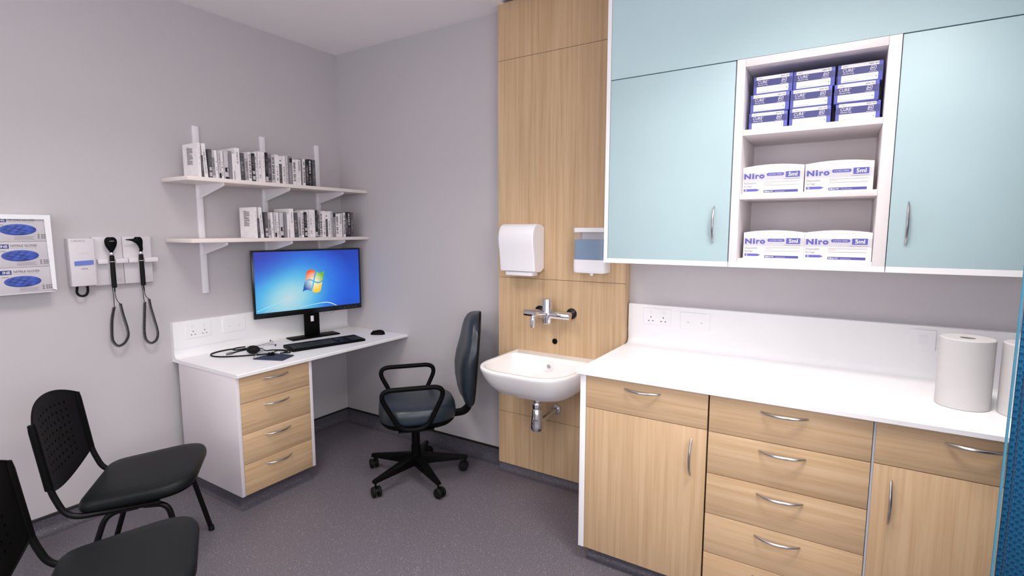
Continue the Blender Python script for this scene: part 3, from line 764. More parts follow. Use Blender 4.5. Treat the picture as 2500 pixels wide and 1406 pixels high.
handset('otoscope', 'black cone-tipped otoscope hanging in the right cradle with coiled cord', -1.411, 'oto', {
    'lead': [(xx, -1.402, 1.16), (xx, -1.396, 1.143), (xx, -1.386, 1.132)],
    'coil': [(xx, -1.384, 1.129), (xx, -1.380, 1.085), (xx, -1.366, 1.01), (xx, -1.354, .935), (xx, -1.363, .895), (xx-.006, -1.388, .879), (xx-.012, -1.410, .903), (xx-.016, -1.413, .955), (xx-.018, -1.406, 1.03), (xx-.02, -1.398, 1.112)],
    'back': [(xx-.02, -1.398, 1.113), (xx-.028, -1.398, 1.13), (.034, -1.404, 1.17), (.03, -1.408, 1.2235)]})
# ------------------------------------------------------------------ sockets
def socket(o, ux, nrm, lb, kind='double', name='power_socket'):
    """o = lower left corner on the panel face"""
    o, ux, nrm = V(o), V(ux), V(nrm); w, h = (.146, .086) if kind != 'single' else (.086, .086); b = MB()
    pts = [o+ux*p.x+Z*p.y for p in fillet([(0, 0, 0), (w, 0, 0), (w, h, 0), (0, h, 0)], .005, 3, True)]
    ins = [q+(o+ux*w/2+Z*h/2-q)*.02+nrm*.0042 for q in pts]
    b.loft([pts, [q+nrm*.003 for q in pts], ins], M_white)
    f = o+nrm*.0046
    if kind == 'double':
        for cx in (.040, .106):
            b.quad(f, ux, Z, cx-.002, cx+.002, .036, .044, M_ink)
            for s in (-1, 1): b.quad(f, ux, Z, cx+s*.011-.0032, cx+s*.011+.0032, .018, .0225, M_ink)
            b.box(0, 0, 0, 0, 0, 0, M_plastic) if False else None
            q0 = f+ux*(cx-.006)+Z*.058
            b.prism([q0, q0+ux*.012, q0+ux*.012+Z*.017, q0+Z*.017], nrm*.0025, M_plastic)
    elif kind == 'data':
        for cx in (.04, .106):
            b.quad(f, ux, Z, cx-.009, cx+.009, .032, .052, M_white); b.quad(f+nrm*.0002, ux, Z, cx-.004, cx+.004, .034, .039, M_inkl)
    else:
        q0 = f+ux*.030+Z*.026
        b.prism([q0, q0+ux*.026, q0+ux*.026+Z*.034, q0+Z*.034], nrm*.003, M_plastic)
    c = o+ux*w/2; b.v = [p-c for p in b.v]; s = obj(name, b); s.location = c
    return tag(s, lb, 'socket')
CU = -.0312
socket((2.419, CU, 1.013), X, -Y, 'white double power socket on the counter upstand near the boxing')
socket((2.612, CU, 1.006), X, -Y, 'white twin data outlet on the counter upstand, right of the double socket', 'data', 'data_socket')
socket((3.556, CU, 1.015), X, -Y, 'white single switch plate on the counter upstand beside the paper rolls', 'single', 'wall_switch')
DU = .0332
socket((DU, -1.198, .868), Y, X, 'white double power socket at the left end of the desk upstand')
socket((DU, -.980, .868), Y, X, 'white twin data outlet on the desk upstand, left of the monitor', 'data', 'data_socket')
socket((DU, -.252, .868), Y, X, 'white double power socket on the desk upstand, right of the monitor stand')
# ------------------------------------------------------------------ paper towel and soap dispensers, tap, sensor
FB = BY-.0004
t = thing('paper_towel_dispenser', 'white paper towel dispenser on the oak boxing above the basin', 'dispenser', (1.72, FB, 1.245))
pf = [(0, 1.288), (.0, 1.528), (.028, 1.543), (.075, 1.546), (.098, 1.540), (.116, 1.522), (.129, 1.494), (.133, 1.46), (.129, 1.425), (.119, 1.375), (.113, 1.325), (.108, 1.276), (.06, 1.268), (.035, 1.270)]
b = MB(); TX0, TX1 = 1.602, 1.834
rings = []
for x, k in ((TX0, .965), (TX0+.004, .99), (TX0+.010, 1), (TX1-.010, 1), (TX1-.004, .99), (TX1, .965)):
    rings.append([V((x, FB-max(0, d*k), 1.41+(z-1.41)*(1-(1-k)*.5))) for d, z in pf])
obj('cover', b.loft(rings, M_plastic), t, sharp=50)
obj('seam', MB().loft([[V((TX1-.0004, FB-d+.0, z)) for d, z in [(a-.028*(i not in (0, 1, 2, 12, 13)), c) for i, (a, c) in enumerate(pf)][3:12]],
                       [V((TX1+.0006, FB-d, z)) for d, z in [(a-.030*(i not in (0, 1, 2, 12, 13)), c) for i, (a, c) in enumerate(pf)][3:12]]], M_grey, caps=False, open_ring=True), t)
obj('outlet', MB().box(1.632, 1.812, FB-.098, FB-.03, 1.248, 1.272, M_plastic, .004), t)
t = thing('soap_dispenser', 'wall soap dispenser with blue liquid, half hidden by the wall cupboard', 'dispenser', (2.146, FB, 1.265))
sx0, sx1, sd = 2.058, 2.243, .082
def rbox(x0, x1, d0, d1, z0, z1, r, m, n=5):
    pts = fillet([(x0, FB-d0, z0), (x1, FB-d0, z0), (x1, FB-d1, z0), (x0, FB-d1, z0)], [.001, .001, r, r], n, True)
    return MB().loft([[p.copy() for p in pts], [p+Z*(z1-z0) for p in pts]], m)
obj('lid', rbox(sx0, sx1, 0, sd+.003, 1.4995, 1.523, .02, M_plastic), t)
m_clear, nt, pb_ = new_mat('clear_plastic'); pb_.inputs['Base Color'].default_value = (*lin((226, 220, 226)), 1); pb_.inputs['Roughness'].default_value = .12
pb_.inputs['Alpha'].default_value = .2
obj('reservoir', rbox(sx0+.003, sx1-.003, .002, sd, 1.3525, 1.4992, .018, m_clear), t)
M_soap = mat('blue_soap', (86, 134, 172), .25)
obj('liquid', rbox(sx0+.005, sx1-.005, .004, sd-.002, 1.3535, 1.459, .016, M_soap), t)
obj('inner_plate', MB().box(sx0+.03, sx1-.02, FB-.03, FB-.006, 1.46, 1.498, M_whitep), t, flat=True)
pts0 = fillet([(sx0, FB, 0), (sx1, FB, 0), (sx1, FB-sd-.003, 0), (sx0, FB-sd-.003, 0)], [.001, .001, .022, .022], 5, True)
cc = V(((sx0+sx1)/2, FB-.03, 0))
b = MB().loft([[cc+(p-cc)*k+Z*z for p in pts0] for k, z in ((.86, 1.279), (.95, 1.2815), (.99, 1.288), (1, 1.297), (1, 1.3522))], M_plastic)
obj('body', b, t)
obj('nozzle', MB().lathe([(.0, 1.266), (.009, 1.266), (.010, 1.279), (0, 1.279)], (2.158, FB-.055, 0), M_plastic, 14), t)
# tap
t = thing('wall_tap', 'chrome wall-mounted lever mixer tap over the wash basin', 'tap', (1.899, FB, .99))
ty = -.152; tz = 1.032
obj('body', MB().lathe([(0, .982), (.025, .982), (.0275, .985), (.0275, 1.118), (.026, 1.122), (0, 1.122)], (1.899, ty, 0), M_chrome, 28), t)
obj('handle', MB().lathe([(0, 1.752), (.0195, 1.752), (.021, 1.756), (.021, 1.876), (0, 1.876)], (0, ty, tz), M_chrome, 24, 'x'), t)
obj('handle', MB().lathe([(0, 1.922), (.021, 1.922), (.021, 2.038), (.0195, 2.042), (0, 2.042)], (0, ty, tz), M_chrome, 24, 'x'), t)
for x in (1.812, 2.018):
    obj('wall_flange', MB().lathe([(0, FB), (.031, FB), (.031, FB-.006), (.028, FB-.009), (0, FB-.009)], (x, 0, tz+.006), M_chromed, 24, 'y'), t)
    obj('inlet', MB().lathe([(0, FB-.009), (.017, FB-.009), (.017, ty+.012), (0, ty+.012)], (x, 0, tz+.004), M_chrome, 20, 'y'), t)
sp = fillet([(1.899, ty-.02, 1.036), (1.899, ty-.165, 1.054), (1.899, ty-.168, .985)], .03, 8)
obj('spout', MB().tube(sp, .0125, M_chrome, n=16), t)
solo('tap_sensor', MB().lathe([(0, FB), (.0155, FB), (.0165, FB-.004), (.012, FB-.007), (0, FB-.006)], (1.912, 0, .866), M_black, 20, 'y'), 'small round black sensor on the oak boxing between tap and basin', 'sensor')
# ------------------------------------------------------------------ wash basin
t = thing('wash_basin', 'white ceramic wall-hung wash basin with rounded front', 'basin', (1.93, FB, .4))
bx0, bx1, by0, by1 = 1.655, 2.205, FB-.0006, -.576
def rr(x0, x1, ya, yb, rb, rf, n=8):
    return fillet([(x0, ya, 0), (x1, ya, 0), (x1, yb, 0), (x0, yb, 0)], [rb, rb, rf, rf], n, True)
out = rr(bx0, bx1, by0, by1, .006, .19, 12); inn = rr(bx0+.022, bx1-.022, by0-.085, by1+.022, .05, .165, 12)
# bow of the front edge
def bowed(P, k): return [V((p.x, p.y-(k*(1-((p.x-1.93)/.275)**2) if p.y < -.35 else 0), 0)) for p in P]
out = bowed(out, .02); inn = bowed(inn, .018)
def scaled(P, c, kx, ky, z): return [V((c[0]+(p.x-c[0])*kx, c[1]+(p.y-c[1])*ky, z)) for p in P]
cO, cI = (1.93, by0), (1.935, -.32)
zr = .790
rings = [scaled(out, cO, k, q, z) for k, q, z in ((.30, .45, .606), (.50, .58, .609), (.66, .70, .622), (.80, .81, .648), (.91, .90, .69), (.975, .962, .735), (1, .993, .768), (1.004, 1.002, .780), (.998, .999, .788))]
rings += [scaled(out, cO, .992, .994, zr), scaled(inn, cI, 1.0, 1.0, zr), scaled(inn, cI, .985, .985, .786), scaled(inn, cI, .96, .965, .765), scaled(inn, cI, .90, .92, .715), scaled(inn, cI, .78, .82, .675), scaled(inn, cI, .5, .55, .655), scaled(inn, cI, .12, .12, .650)]
obj('bowl', MB().loft(rings, M_ceramic), t, sharp=50)
obj('overflow', MB().lathe([(0, -.196), (.011, -.196), (.012, -.199), (.007, -.2005), (0, -.1995)], (1.935, 0, .745), M_steel, 18, 'y'), t)
wx, wy = 1.919, -.30
obj('waste', MB().lathe([(0, .56), (.018, .56), (.018, .612), (0, .612)], (wx, wy, 0), M_chrome, 20)
    .lathe([(0, .528), (.024, .528), (.026, .532), (.026, .556), (.024, .560), (0, .560)], (wx, wy, 0), M_chrome, 8), t)
obj('bottle_trap', MB().lathe([(0, .397), (.018, .398), (.030, .404), (.036, .418), (.037, .432), (.027, .522), (.024, .528), (0, .528)], (wx, wy, 0), M_chrome, 24), t)
obj('waste_pipe', MB().tube(fillet([(wx+.01, wy, .455), (wx+.012, wy+.03, .456), (wx+.006, FB-.004, .458)], .015), .0155, M_chrome, n=16), t)
obj('wall_flange', MB().lathe([(0, FB), (.031, FB), (.030, FB-.006), (.018, FB-.010), (0, FB-.010)], (wx+.006, 0, .458), M_steel, 22, 'y'), t)
# ------------------------------------------------------------------ paper rolls on the counter
def roll():
    r, h = .0755, .241; prof = [(.021, .002), (r-.003, .0), (r, .003), (r, h-.003), (r-.003, h), (.022, h-.001), (.0215, h-.004), (.0205, .06)]
    return MB().lathe(prof, (0, 0, 0), M_paper, 48)
def core():
    return MB().lathe([(.0198, .004), (.0204, .004), (.0204, .239), (.0192, .239), (.0188, .05), (0, .05)], (0, 0, 0), M_core, 28)
t = thing('paper_roll', 'white paper roll standing on the counter, left of the pair', 'paper roll', (3.679, -.397, WZ+.0003), group='paper rolls on the counter')
obj('roll', roll(), t, True); obj('core', core(), t, True)
dup(t, (3.842, -.420, WZ+.0003), R(40), 'white paper roll on the counter, partly hidden by the teal curtain')
# ------------------------------------------------------------------ monitor, keyboard, mouse
mc = V((.108, -.4022, DZ+.0003)); ma = math.atan2(.9766, .215); mn = V((.9766, -.215, 0)); me_ = V((.215, .9766, 0))
t = thing('computer_monitor', 'black widescreen computer monitor showing a blue desktop with a four-colour flag', 'monitor', tuple(mc+mn*.048), ma)
obj('base', MB().box(-.171, .171, -.066, .050, 0, .009, M_black, .002), t, True)
nk = MB(); nk.box(-.054, .054, .004, .024, .009, .36, M_black, .004)
obj('stand', nk, t, True)
sx0_, sx1_, sz0, sz1 = -.394, .375, .929-DZ, 1.3785-DZ
fy = -.018
b = MB().box(sx0_, sx1_, fy, fy+.022, sz0, sz1, M_blackg, .003)
b.box(sx0_+.12, sx1_-.12, fy+.0, fy+.05, sz0+.09, sz1-.09, M_black, .01)
obj('housing', b, t, True)
# cable hole in the neck
obj('cable_slot', MB().box(-.012, .010, .0015, .0036, .108, .148, M_plastic, .0008), t, True)
def screen_mat():
    m, nt, p = new_mat('lit_screen'); tc = nt.nodes.new('ShaderNodeTexCoord')
    def glow(cx, cz, kx, kz, rot):
        mp = nt.nodes.new('ShaderNodeMapping'); mp.vector_type = 'TEXTURE'
        mp.inputs['Location'].default_value = (cx, 0, cz); mp.inputs['Rotation'].default_value = (0, rot, 0); mp.inputs['Scale'].default_value = (kx, 1, kz)
        nt.links.new(tc.outputs['Object'], mp.inputs['Vector'])
        sp = nt.nodes.new('ShaderNodeSeparateXYZ'); nt.links.new(mp.outputs['Vector'], sp.inputs[0])
        cb = nt.nodes.new('ShaderNodeCombineXYZ'); nt.links.new(sp.outputs[0], cb.inputs[0]); nt.links.new(sp.outputs[2], cb.inputs[1])
        ln = nt.nodes.new('ShaderNodeVectorMath'); ln.operation = 'LENGTH'; nt.links.new(cb.outputs[0], ln.inputs[0])
        return ln.outputs['Value']
    g = glow(-.165, sz0+.115, .50, .36, R(-25))
    rp = nt.nodes.new('ShaderNodeValToRGB'); el = rp.color_ramp.elements
    stops = [(0, (188, 212, 222)), (.2, (150, 208, 224)), (.40, (84, 180, 226)), (.62, (50, 132, 222)), (.82, (38, 92, 206)), (1, (22, 54, 166))]
    el[0].position = 0; el[0].color = (*lin(stops[0][1]), 1); el[1].position = 1; el[1].color = (*lin(stops[-1][1]), 1)
    for q, c in stops[1:-1]:
        e = el.new(q); e.color = (*lin(c), 1)
    nt.links.new(g, rp.inputs['Fac'])
    # right part of the picture is a purer blue
    g2 = glow(.33, sz0+.12, .34, .36, 0)
    r2 = nt.nodes.new('ShaderNodeValToRGB'); r2.color_ramp.elements[0].color = (.75, .75, .75, 1); r2.color_ramp.elements[1].color = (0, 0, 0, 1)
    nt.links.new(g2, r2.inputs['Fac'])
    mx = nt.nodes.new('ShaderNodeMix'); mx.data_type = 'RGBA'; nt.links.new(r2.outputs['Color'], mx.inputs[0])
    nt.links.new(rp.outputs['Color'], mx.inputs[6]); mx.inputs[7].default_value = (*lin((14, 96, 226)), 1)
    g3 = glow(-.37, sz1-.02, .3, .22, 0)
    r3 = nt.nodes.new('ShaderNodeValToRGB'); r3.color_ramp.elements[0].color = (.8, .8, .8, 1); r3.color_ramp.elements[1].color = (0, 0, 0, 1)
    nt.links.new(g3, r3.inputs['Fac'])
    m3 = nt.nodes.new('ShaderNodeMix'); m3.data_type = 'RGBA'; nt.links.new(r3.outputs['Color'], m3.inputs[0])
    nt.links.new(mx.outputs[2], m3.inputs[6]); m3.inputs[7].default_value = (*lin((58, 66, 176)), 1)
    p.inputs['Base Color'].default_value = (.01, .01, .012, 1); p.inputs['Roughness'].default_value = .25
    nt.links.new(m3.outputs[2], p.inputs['Emission Color']); p.inputs['Emission Strength'].default_value = SCR
    return m
SCR = .95
b = MB().quad(V((0, fy-.0006, 0)), X, Z, sx0_+.013, sx1_-.013, sz0+.036, sz1-.011, screen_mat())
scr = obj('screen', b, t, True, flat=True)
# four-pane waving flag in the middle of the picture
def pane(x0, x1, z0, z1, m, b):
    n = 8; g = V((.012, fy-.0012, sz0+.225)); vs = []
    for j in range(n+1):
        for i in range(n+1):
            u = x0+(x1-x0)*i/n; w = z0+(z1-z0)*j/n
            vs.append(g+X*(u*.064+w*.017)+Z*(w*.070-.0125*math.sin(PI*u*.95)))
    fs = [(j*(n+1)+i, j*(n+1)+i+1, (j+1)*(n+1)+i+1, (j+1)*(n+1)+i) for j in range(n) for i in range(n)]
    b.add(vs, fs, b.mat(m))
def pane_mat(nm, edge, mid, cx, cz):
    m, nt, p = new_mat(nm); tc = nt.nodes.new('ShaderNodeTexCoord')
    ds = nt.nodes.new('ShaderNodeVectorMath'); ds.operation = 'DISTANCE'; ds.inputs[1].default_value = (cx, fy, cz)
    nt.links.new(tc.outputs['Object'], ds.inputs[0])
    mr = nt.nodes.new('ShaderNodeMapRange'); mr.inputs[1].default_value = .012; mr.inputs[2].default_value = .075; nt.links.new(ds.outputs['Value'], mr.inputs[0])
    mx = nt.nodes.new('ShaderNodeMix'); mx.data_type = 'RGBA'; nt.links.new(mr.outputs[0], mx.inputs[0])
    mx.inputs[6].default_value = (*lin(mid), 1); mx.inputs[7].default_value = (*lin(edge), 1)
    p.inputs['Base Color'].default_value = (.01, .01, .01, 1); nt.links.new(mx.outputs[2], p.inputs['Emission Color']); p.inputs['Emission Strength'].default_value = SCR
    return m
fl = MB(); lc = (.012, sz0+.225)
pane(-1, -.07, .07, 1, pane_mat('flag_red', (238, 88, 30), (250, 232, 205), *lc), fl)
pane(.07, 1, .07, 1, pane_mat('flag_green', (108, 178, 28), (240, 240, 205), *lc), fl)
pane(-1, -.07, -1, -.07, pane_mat('flag_blue', (22, 84, 172), (215, 235, 225), *lc), fl)
pane(.07, 1, -1, -.07, pane_mat('flag_yellow', (246, 196, 18), (245, 238, 190), *lc), fl)
obj('flag_emblem', fl, scr, True, flat=True)
sw = MB(); mw = emit('lit_white_streak', (225, 243, 252), SCR)
def streak(pts, ws, m):
    P = spline([(a, fy-.001, sz0+c) for a, c in pts], 8); k = len(P)
    vs = []
    for i, p in enumerate(P):
        q = i/(k-1)*(len(ws)-1); a = int(min(q, len(ws)-2)); w = ws[a]+(ws[a+1]-ws[a])*(q-a); vs += [p+Z*w/2, p-Z*w/2]
    sw.add(vs, [(2*i, 2*i+1, 2*i+3, 2*i+2) for i in range(k-1)], sw.mat(m))
streak([(.175, .037), (.135, .058), (.09, .068), (.0, .062), (-.1, .05)], [.003, .0045, .0035, .0015, .0006], mw)
ml_ = emit('lit_pale_streak', (150, 220, 238), SCR)
streak([(-.375, .05), (-.30, .075), (-.24, .095), (-.16, .125)], [.003, .002, .0015, .0005], ml_)
streak([(-.318, .04), (-.30, .058), (-.27, .075)], [.002, .0015, .0005], ml_)
obj('light_streaks', sw, scr, True, flat=True)
bt = MB()
for k in range(5): bt.box(.205+k*.03, .212+k*.03, fy-.0015, fy+.001, sz0+.014, sz0+.0165, M_inkg)
obj('buttons', bt, t, True, flat=True)
# keyboard
kd = V((.6038-.4802, -.3297+.8059, 0)).normalized()
t = thing('keyboard', 'slim black keyboard lying on the desk in front of the monitor', 'keyboard', (.444, -.534, DZ+.0003), math.atan2(kd.y, kd.x))
pts = fillet([(-.245, -.085, 0), (.245, -.085, 0), (.245, .085, 0), (-.245, .085, 0)], .010, 4, True)
kb = MB().loft([[V((p.x, p.y, 0)) for p in pts], [V((p.x, p.y, .011+.006*(p.y+.085)/.17)) for p in pts], [V((p.x*.994, p.y*.985, .013+.006*(p.y+.085)/.17)) for p in pts]], M_black)
obj('case', kb, t, True)
M_key = mat('key_caps', (34, 34, 37), .45)
kA, kB, kC = MB(), MB(), MB()
def key(x0, x1, y0, y1, kk):
    z = .0135+.006*((y0+y1)/2+.085)/.17; kk.box(x0+.0012, x1-.0012, y0+.0012, y1-.0012, z, z+.0035, M_key, .0008, 1)
P_ = .0192
rows = [(-.072, [1.3, 1.3, 1.3, 6, 1.3, 1.3, 1.3, 1.2]), (-.0528, [2.2]+[1]*10+[2.8]), (-.0336, [1.75]+[1]*11+[2.25]), (-.0144, [1.5]+[1]*12+[1.5]), (.0048, [1]*13+[2]), (.028, [1]+[1.08]*13)]
for y, ws in rows:
    x = -.232
    for w_ in ws: key(x, x+w_*P_, y, y+P_*(.7 if y > .02 else 1), kA); x += w_*P_
for y in (-.072, -.0528, -.0144, .0048, .028):
    for k in range(3):
        if y != -.0528 or k == 1: key(.065+k*P_, .065+(k+1)*P_, y, y+P_*(.7 if y > .02 else 1), kB)
for y in (-.072, -.0528, -.0336, -.0144, .0048):
    for k in range(4): key(.152+k*P_, .152+(k+1)*P_, y, y+P_, kC)
for n_, k_ in (('letter_keys', kA), ('arrow_keys', kB), ('number_keys', kC)): obj(n_, k_, t, True)
# mouse
t = thing('computer_mouse', 'small black computer mouse on the right end of the desk', 'mouse', (.487, -.115, DZ+.0003), math.atan2(-.50, -.866))
rings = []
for i in range(15):
    u = -1+2*i/14; x = u*.054; wv = .031*math.sqrt(max(0, 1-abs(u)**2.6))+.0006; hh = .030*(max(0, 1-abs(u)**2.8)**.6)*(1-.22*u)+.001
    rings.append([V((x, wv*math.cos(R(q)), max(0.0, hh*math.sin(R(q)))**1 if q <= 180 else 0)) for q in range(0, 181, 15)])
obj('shell', MB().loft(rings, M_black), t, True, sharp=60)
obj('wheel', MB().lathe([(0, -.003), (.008, -.003), (.008, .003), (0, .003)], (.030, 0, .019), M_rubber, 14, 'y'), t, True)
# ------------------------------------------------------------------ stethoscope and blood pressure set on the desk
def dk(pts, z): return [V((max(x, .072), y, DZ+(z[i] if isinstance(z, list) else z))) for i, (x, y) in enumerate(pts)]
r_ = .0036
t = thing('stethoscope', 'black stethoscope with steel ear tubes lying on the left of the desk', 'stethoscope', (.2, -.95, DZ))
b = MB()
b.tube(spline(dk([(.080, -.950), (.073, -.985), (.073, -1.02), (.082, -1.06), (.105, -1.098), (.162, -1.119), (.229, -1.097), (.284, -1.046), (.335, -.985), (.385, -.945), (.42, -.93)], [.0045]*9+[.008, .014]), 8), .0042, M_rubber, n=9)
b.tube(spline(dk([(.080, -.952), (.074, -.925), (.076, -.90), (.088, -.873)], .0045), 6), .0040, M_rubber, n=9)
b.tube(spline(dk([(.080, -.952), (.108, -.962), (.126, -.952), (.132, -.925), (.138, -.895)], .0045), 6), .0040, M_rubber, n=9)
obj('tubing', b, t)
obj('ear_tube', MB().tube(spline(dk([(.087, -.875), (.118, -.818), (.150, -.771), (.195, -.735), (.216, -.738), (.226, -.750)], [.0045, .005, .006, .008, .010, .010]), 8), .0024, M_chrome, n=9), t)
obj('ear_tube', MB().tube(spline(dk([(.138, -.897), (.135, -.827), (.132, -.759), (.122, -.705), (.105, -.694), (.092, -.696)], [.0045, .006, .008, .010, .012, .012]), 8), .0024, M_chrome, n=9), t)
obj('ear_tip', MB().lathe([(0, -.006), (.003, -.005), (.0048, 0), (.0030, .005), (0, .006)], (.229, -.755, DZ+.0095), M_rubber, 12), t)
obj('ear_tip', MB().lathe([(0, -.006), (.003, -.005), (.0048, 0), (.0030, .005), (0, .006)], (.088, -.697, DZ+.0125), M_rubber, 12), t)
obj('chest_piece', MB().lathe([(0, .0068), (.021, .0068), (.0235, .009), (.0235, .013), (.015, .018), (.012, .024), (.0, .025)], (.436, -.921, DZ), M_black, 28)
    .lathe([(.0, .0251), (.0115, .0251), (.011, .027), (0, .0275)], (.436, -.921, DZ), M_chrome, 24), t)
t = thing('blood_pressure_cuff', 'folded navy blood pressure cuff with black squeeze bulb on the desk', 'medical device', (.45, -.93, DZ))
cu = fillet([(.428, -1.030, 0), (.603, -.958, 0), (.551, -.845, 0), (.395, -.885, 0)], .006, 3, True)
obj('cuff', MB().loft([[p+Z*(DZ+.0006) for p in cu], [p+Z*(DZ+.0062) for p in cu]], M_cuff)
    .loft([[V((.485+(p.x-.485)*.93, -.93+(p.y+.93)*.93, DZ+.0063)) for p in cu], [V((.485+(p.x-.485)*.92, -.93+(p.y+.93)*.92, DZ+.0066)) for p in cu]], M_cuff), t)
bu = MB(); ax = V((.063, .040, 0)).normalized(); c0 = V((.300, -.945, DZ+.0265))
prof = [(-.042, .006), (-.036, .015), (-.022, .0235), (-.004, .0258), (.014, .0235), (.028, .0165), (.036, .009), (.040, .006)]
bu.tube([c0+ax*q for q, _ in prof], [r for _, r in prof], M_rubber, n=22)
obj('bulb', bu, t)
obj('valve', MB().tube([c0+ax*q for q in (.0395, .046, .047, .058, .059, .064)], [.005, .005, .0075, .0075, .004, .004], M_chrome, n=16), t)
obj('release_clip', MB().loft([[V((.187, -1.074, DZ+.0004)), V((.200, -1.062, DZ+.0004)), V((.198, -1.014, DZ+.0004)), V((.176, -1.012, DZ+.0004)), V((.158, -1.032, DZ+.0004))],
    [V((.187, -1.068, DZ+.005)), V((.197, -1.058, DZ+.012)), V((.196, -1.016, DZ+.014)), V((.178, -1.016, DZ+.014)), V((.163, -1.034, DZ+.010))]], M_steel), t)
b = MB()
b.tube(spline(dk([(.188, -1.014), (.168, -.963), (.168, -.925), (.178, -.904), (.205, -.880), (.245, -.868), (.292, -.882), (.345, -.916)], [.006, .0045, .0045, .0045, .006, .012, .02, .0265]), 8), .0040, M_rubber, n=9)
b.tube(spline(dk([(.352, -.908), (.318, -.868), (.318, -.832), (.372, -.797), (.440, -.796), (.474, -.826), (.470, -.856), (.455, -.872)], [.022, .008, .0045, .0045, .0045, .006, .010, .010]), 8), .0036, M_rubber, n=9)
b.tube(spline(dk([(.409, -.885), (.377, -.852), (.366, -.822), (.402, -.806), (.442, -.815), (.452, -.845), (.462, -.868)], [.0105, .0085, .006, .0045, .006, .009, .0105]), 8), .0034, M_rubber, n=9)
obj('hose', b, t)
sv = spline([(.424, -1.026, DZ+.006), (.392, -.99, DZ+.012), (.372, -.958, DZ+.020), (.356, -.915, DZ+.024)], 8)
b = MB(); w_ = V((.5, -.3, .5)).normalized()*.010
b.loft([[p-w_*.9, p+w_*.9, p+w_*.9+Z*.0012, p-w_*.9+Z*.0012] for p in sv], M_steel)
obj('metal_strap', b, t)
# ------------------------------------------------------------------ swivel chair at the desk (local x = facing, y = its left)
t = thing('swivel_chair', 'black and slate-blue swivel chair on castors in front of the desk', 'chair', (1.155, -.455, 0), math.atan2(-.729, -.685))
def sell(a, b_, n, N, cx=0, cy=0, taper=0):
    out = []
    for j in range(N):
        q = 2*PI*j/N; c, s = math.cos(q), math.sin(q)
        x = a*math.copysign(abs(c)**(2/n), c); y = b_*math.copysign(abs(s)**(2/n), s)*(1+taper*x/a)
        out.append(V((cx+x, cy+y, 0)))
    return out
S0 = sell(.228, .232, 2.9, 56, -.012, 0, .05)
def ringz(P, k, z, dome=0):
    o = []
    for p in P:
        x, y = -.012+(p.x+.012)*k, p.y*k
        o.append(V((x, y, z+dome*(1-(y/.23)**2))))
    return o
b = MB().loft([ringz(S0, .93, .402), ringz(S0, .985, .408), ringz(S0, 1.0, .425), ringz(S0, 1.0, .452), ringz(S0, .985, .474, .002), ringz(S0, .945, .489, .004), ringz(S0, .87, .496, .006), ringz(S0, .6, .498, .008), ringz(S0, .2, .497, .008)], M_vinyl2)
obj('seat', b, t, True, sharp=60)
obj('seat_shell', MB().loft([ringz(S0, .70, .366), ringz(S0, .90, .374), ringz(S0, .965, .390), ringz(S0, .97, .4018)], M_black), t, True)
# backrest: rows from bottom to top (z, centre x of rear face, thickness, half width)
rw = [(.458, -0.348, .040, .135), (.475, -0.352, .060, .158), (.52, -0.356, .078, .178), (.60, -0.362, .098, .198), (.68, -0.368, .106, .207), (.75, -0.374, .098, .208), (.83, -0.381, .078, .200), (.90, -0.388, .074, .178), (.95, -0.392, .070, .148), (.985, -0.396, .060, .112), (1.003, -0.398, .046, .076), (1.0115, -0.400, .024, .036)]
rings = []
for z, xr, th_, hw in rw:
    ring = []; N = 16
    for j in range(N+1):
        u = -1+2*j/N; e = max(0, 1-abs(u)**3.2)
        fx = xr+th_*(.5+.5*e)+.030*u*u*(hw/.2)
        ring.append(V((fx, u*hw, z)))
    for j in range(N+1):
        u = 1-2*j/N
        ring.append(V((xr+.030*u*u*(hw/.2)+.004*abs(u)**6, u*hw, z)))
    rings.append(ring)
obj('backrest', MB().loft(rings, M_vinyl2), t, True, sharp=70)
rings = []
for z, xr, th_, hw in rw:
    ring = []; N = 12; hw2 = hw*.94
    for u in [-1+2*j/N for j in range(N+1)]: ring.append(V((xr+.030*u*u*(hw/.2)-.0006+.005*abs(u)**8, u*hw2, z)))
    for u in [1-2*j/N for j in range(N+1)]: ring.append(V((xr+.030*u*u*(hw/.2)-.010*(1-abs(u)**4)-.0015, u*hw2, z)))
    rings.append(ring)
obj('back_shell', MB().loft(rings, M_black), t, True, sharp=60)
ja = fillet([(-.02, 0, .372), (-.325, 0, .388), (-.350, 0, .53)], .055, 10)
b = MB(); rings = []
for i, p in enumerate(ja):
    q = ja[min(i+1, len(ja)-1)]-ja[max(i-1, 0)]; q.normalize(); nrm = V((-q.z, 0, q.x))
    rings.append([p+nrm*a*.014+Y*c*.029 for a, c in ((-1, -1), (1, -1), (1, 1), (-1, 1))])
b.loft(rings, M_black)
for i, p in enumerate(ja[4:-1:1]):
    q = ja[5+i]-ja[3+i]; q.normalize(); nrm = V((-q.z, 0, q.x)); b.loft([[p-nrm*.0145-Y*.03+q*d for d in (-.002, .002)], [p-nrm*.0172-Y*.03+q*d for d in (-.002, .002)], [p-nrm*.0172+Y*.03+q*d for d in (-.002, .002)], [p-nrm*.0145+Y*.03+q*d for d in (-.002, .002)]], M_rubber, caps=False)
obj('back_arm', b, t, True)
for s in (-1, 1):
    y = .252*s
    pts = fillet([(.222, y, .630), (-.166, y, .635), (-.050, y*.93, .388), (.100, y*.93, .390)], [.085, .09, .06, .06], 10, True)
    obj('armrest', MB().tube(pts, .0138, M_black, n=12, closed=True), t, True)
b = MB().box(-.09, .11, -.235, -.03, .374, .382, M_tube).box(-.09, .11, .03, .235, .374, .382, M_tube)
b.box(-.085, .085, -.085, .085, .318, .366, M_black, .008).box(-.13, .13, -.06, .06, .345, .372, M_black, .006)
obj('mechanism', b, t, True)
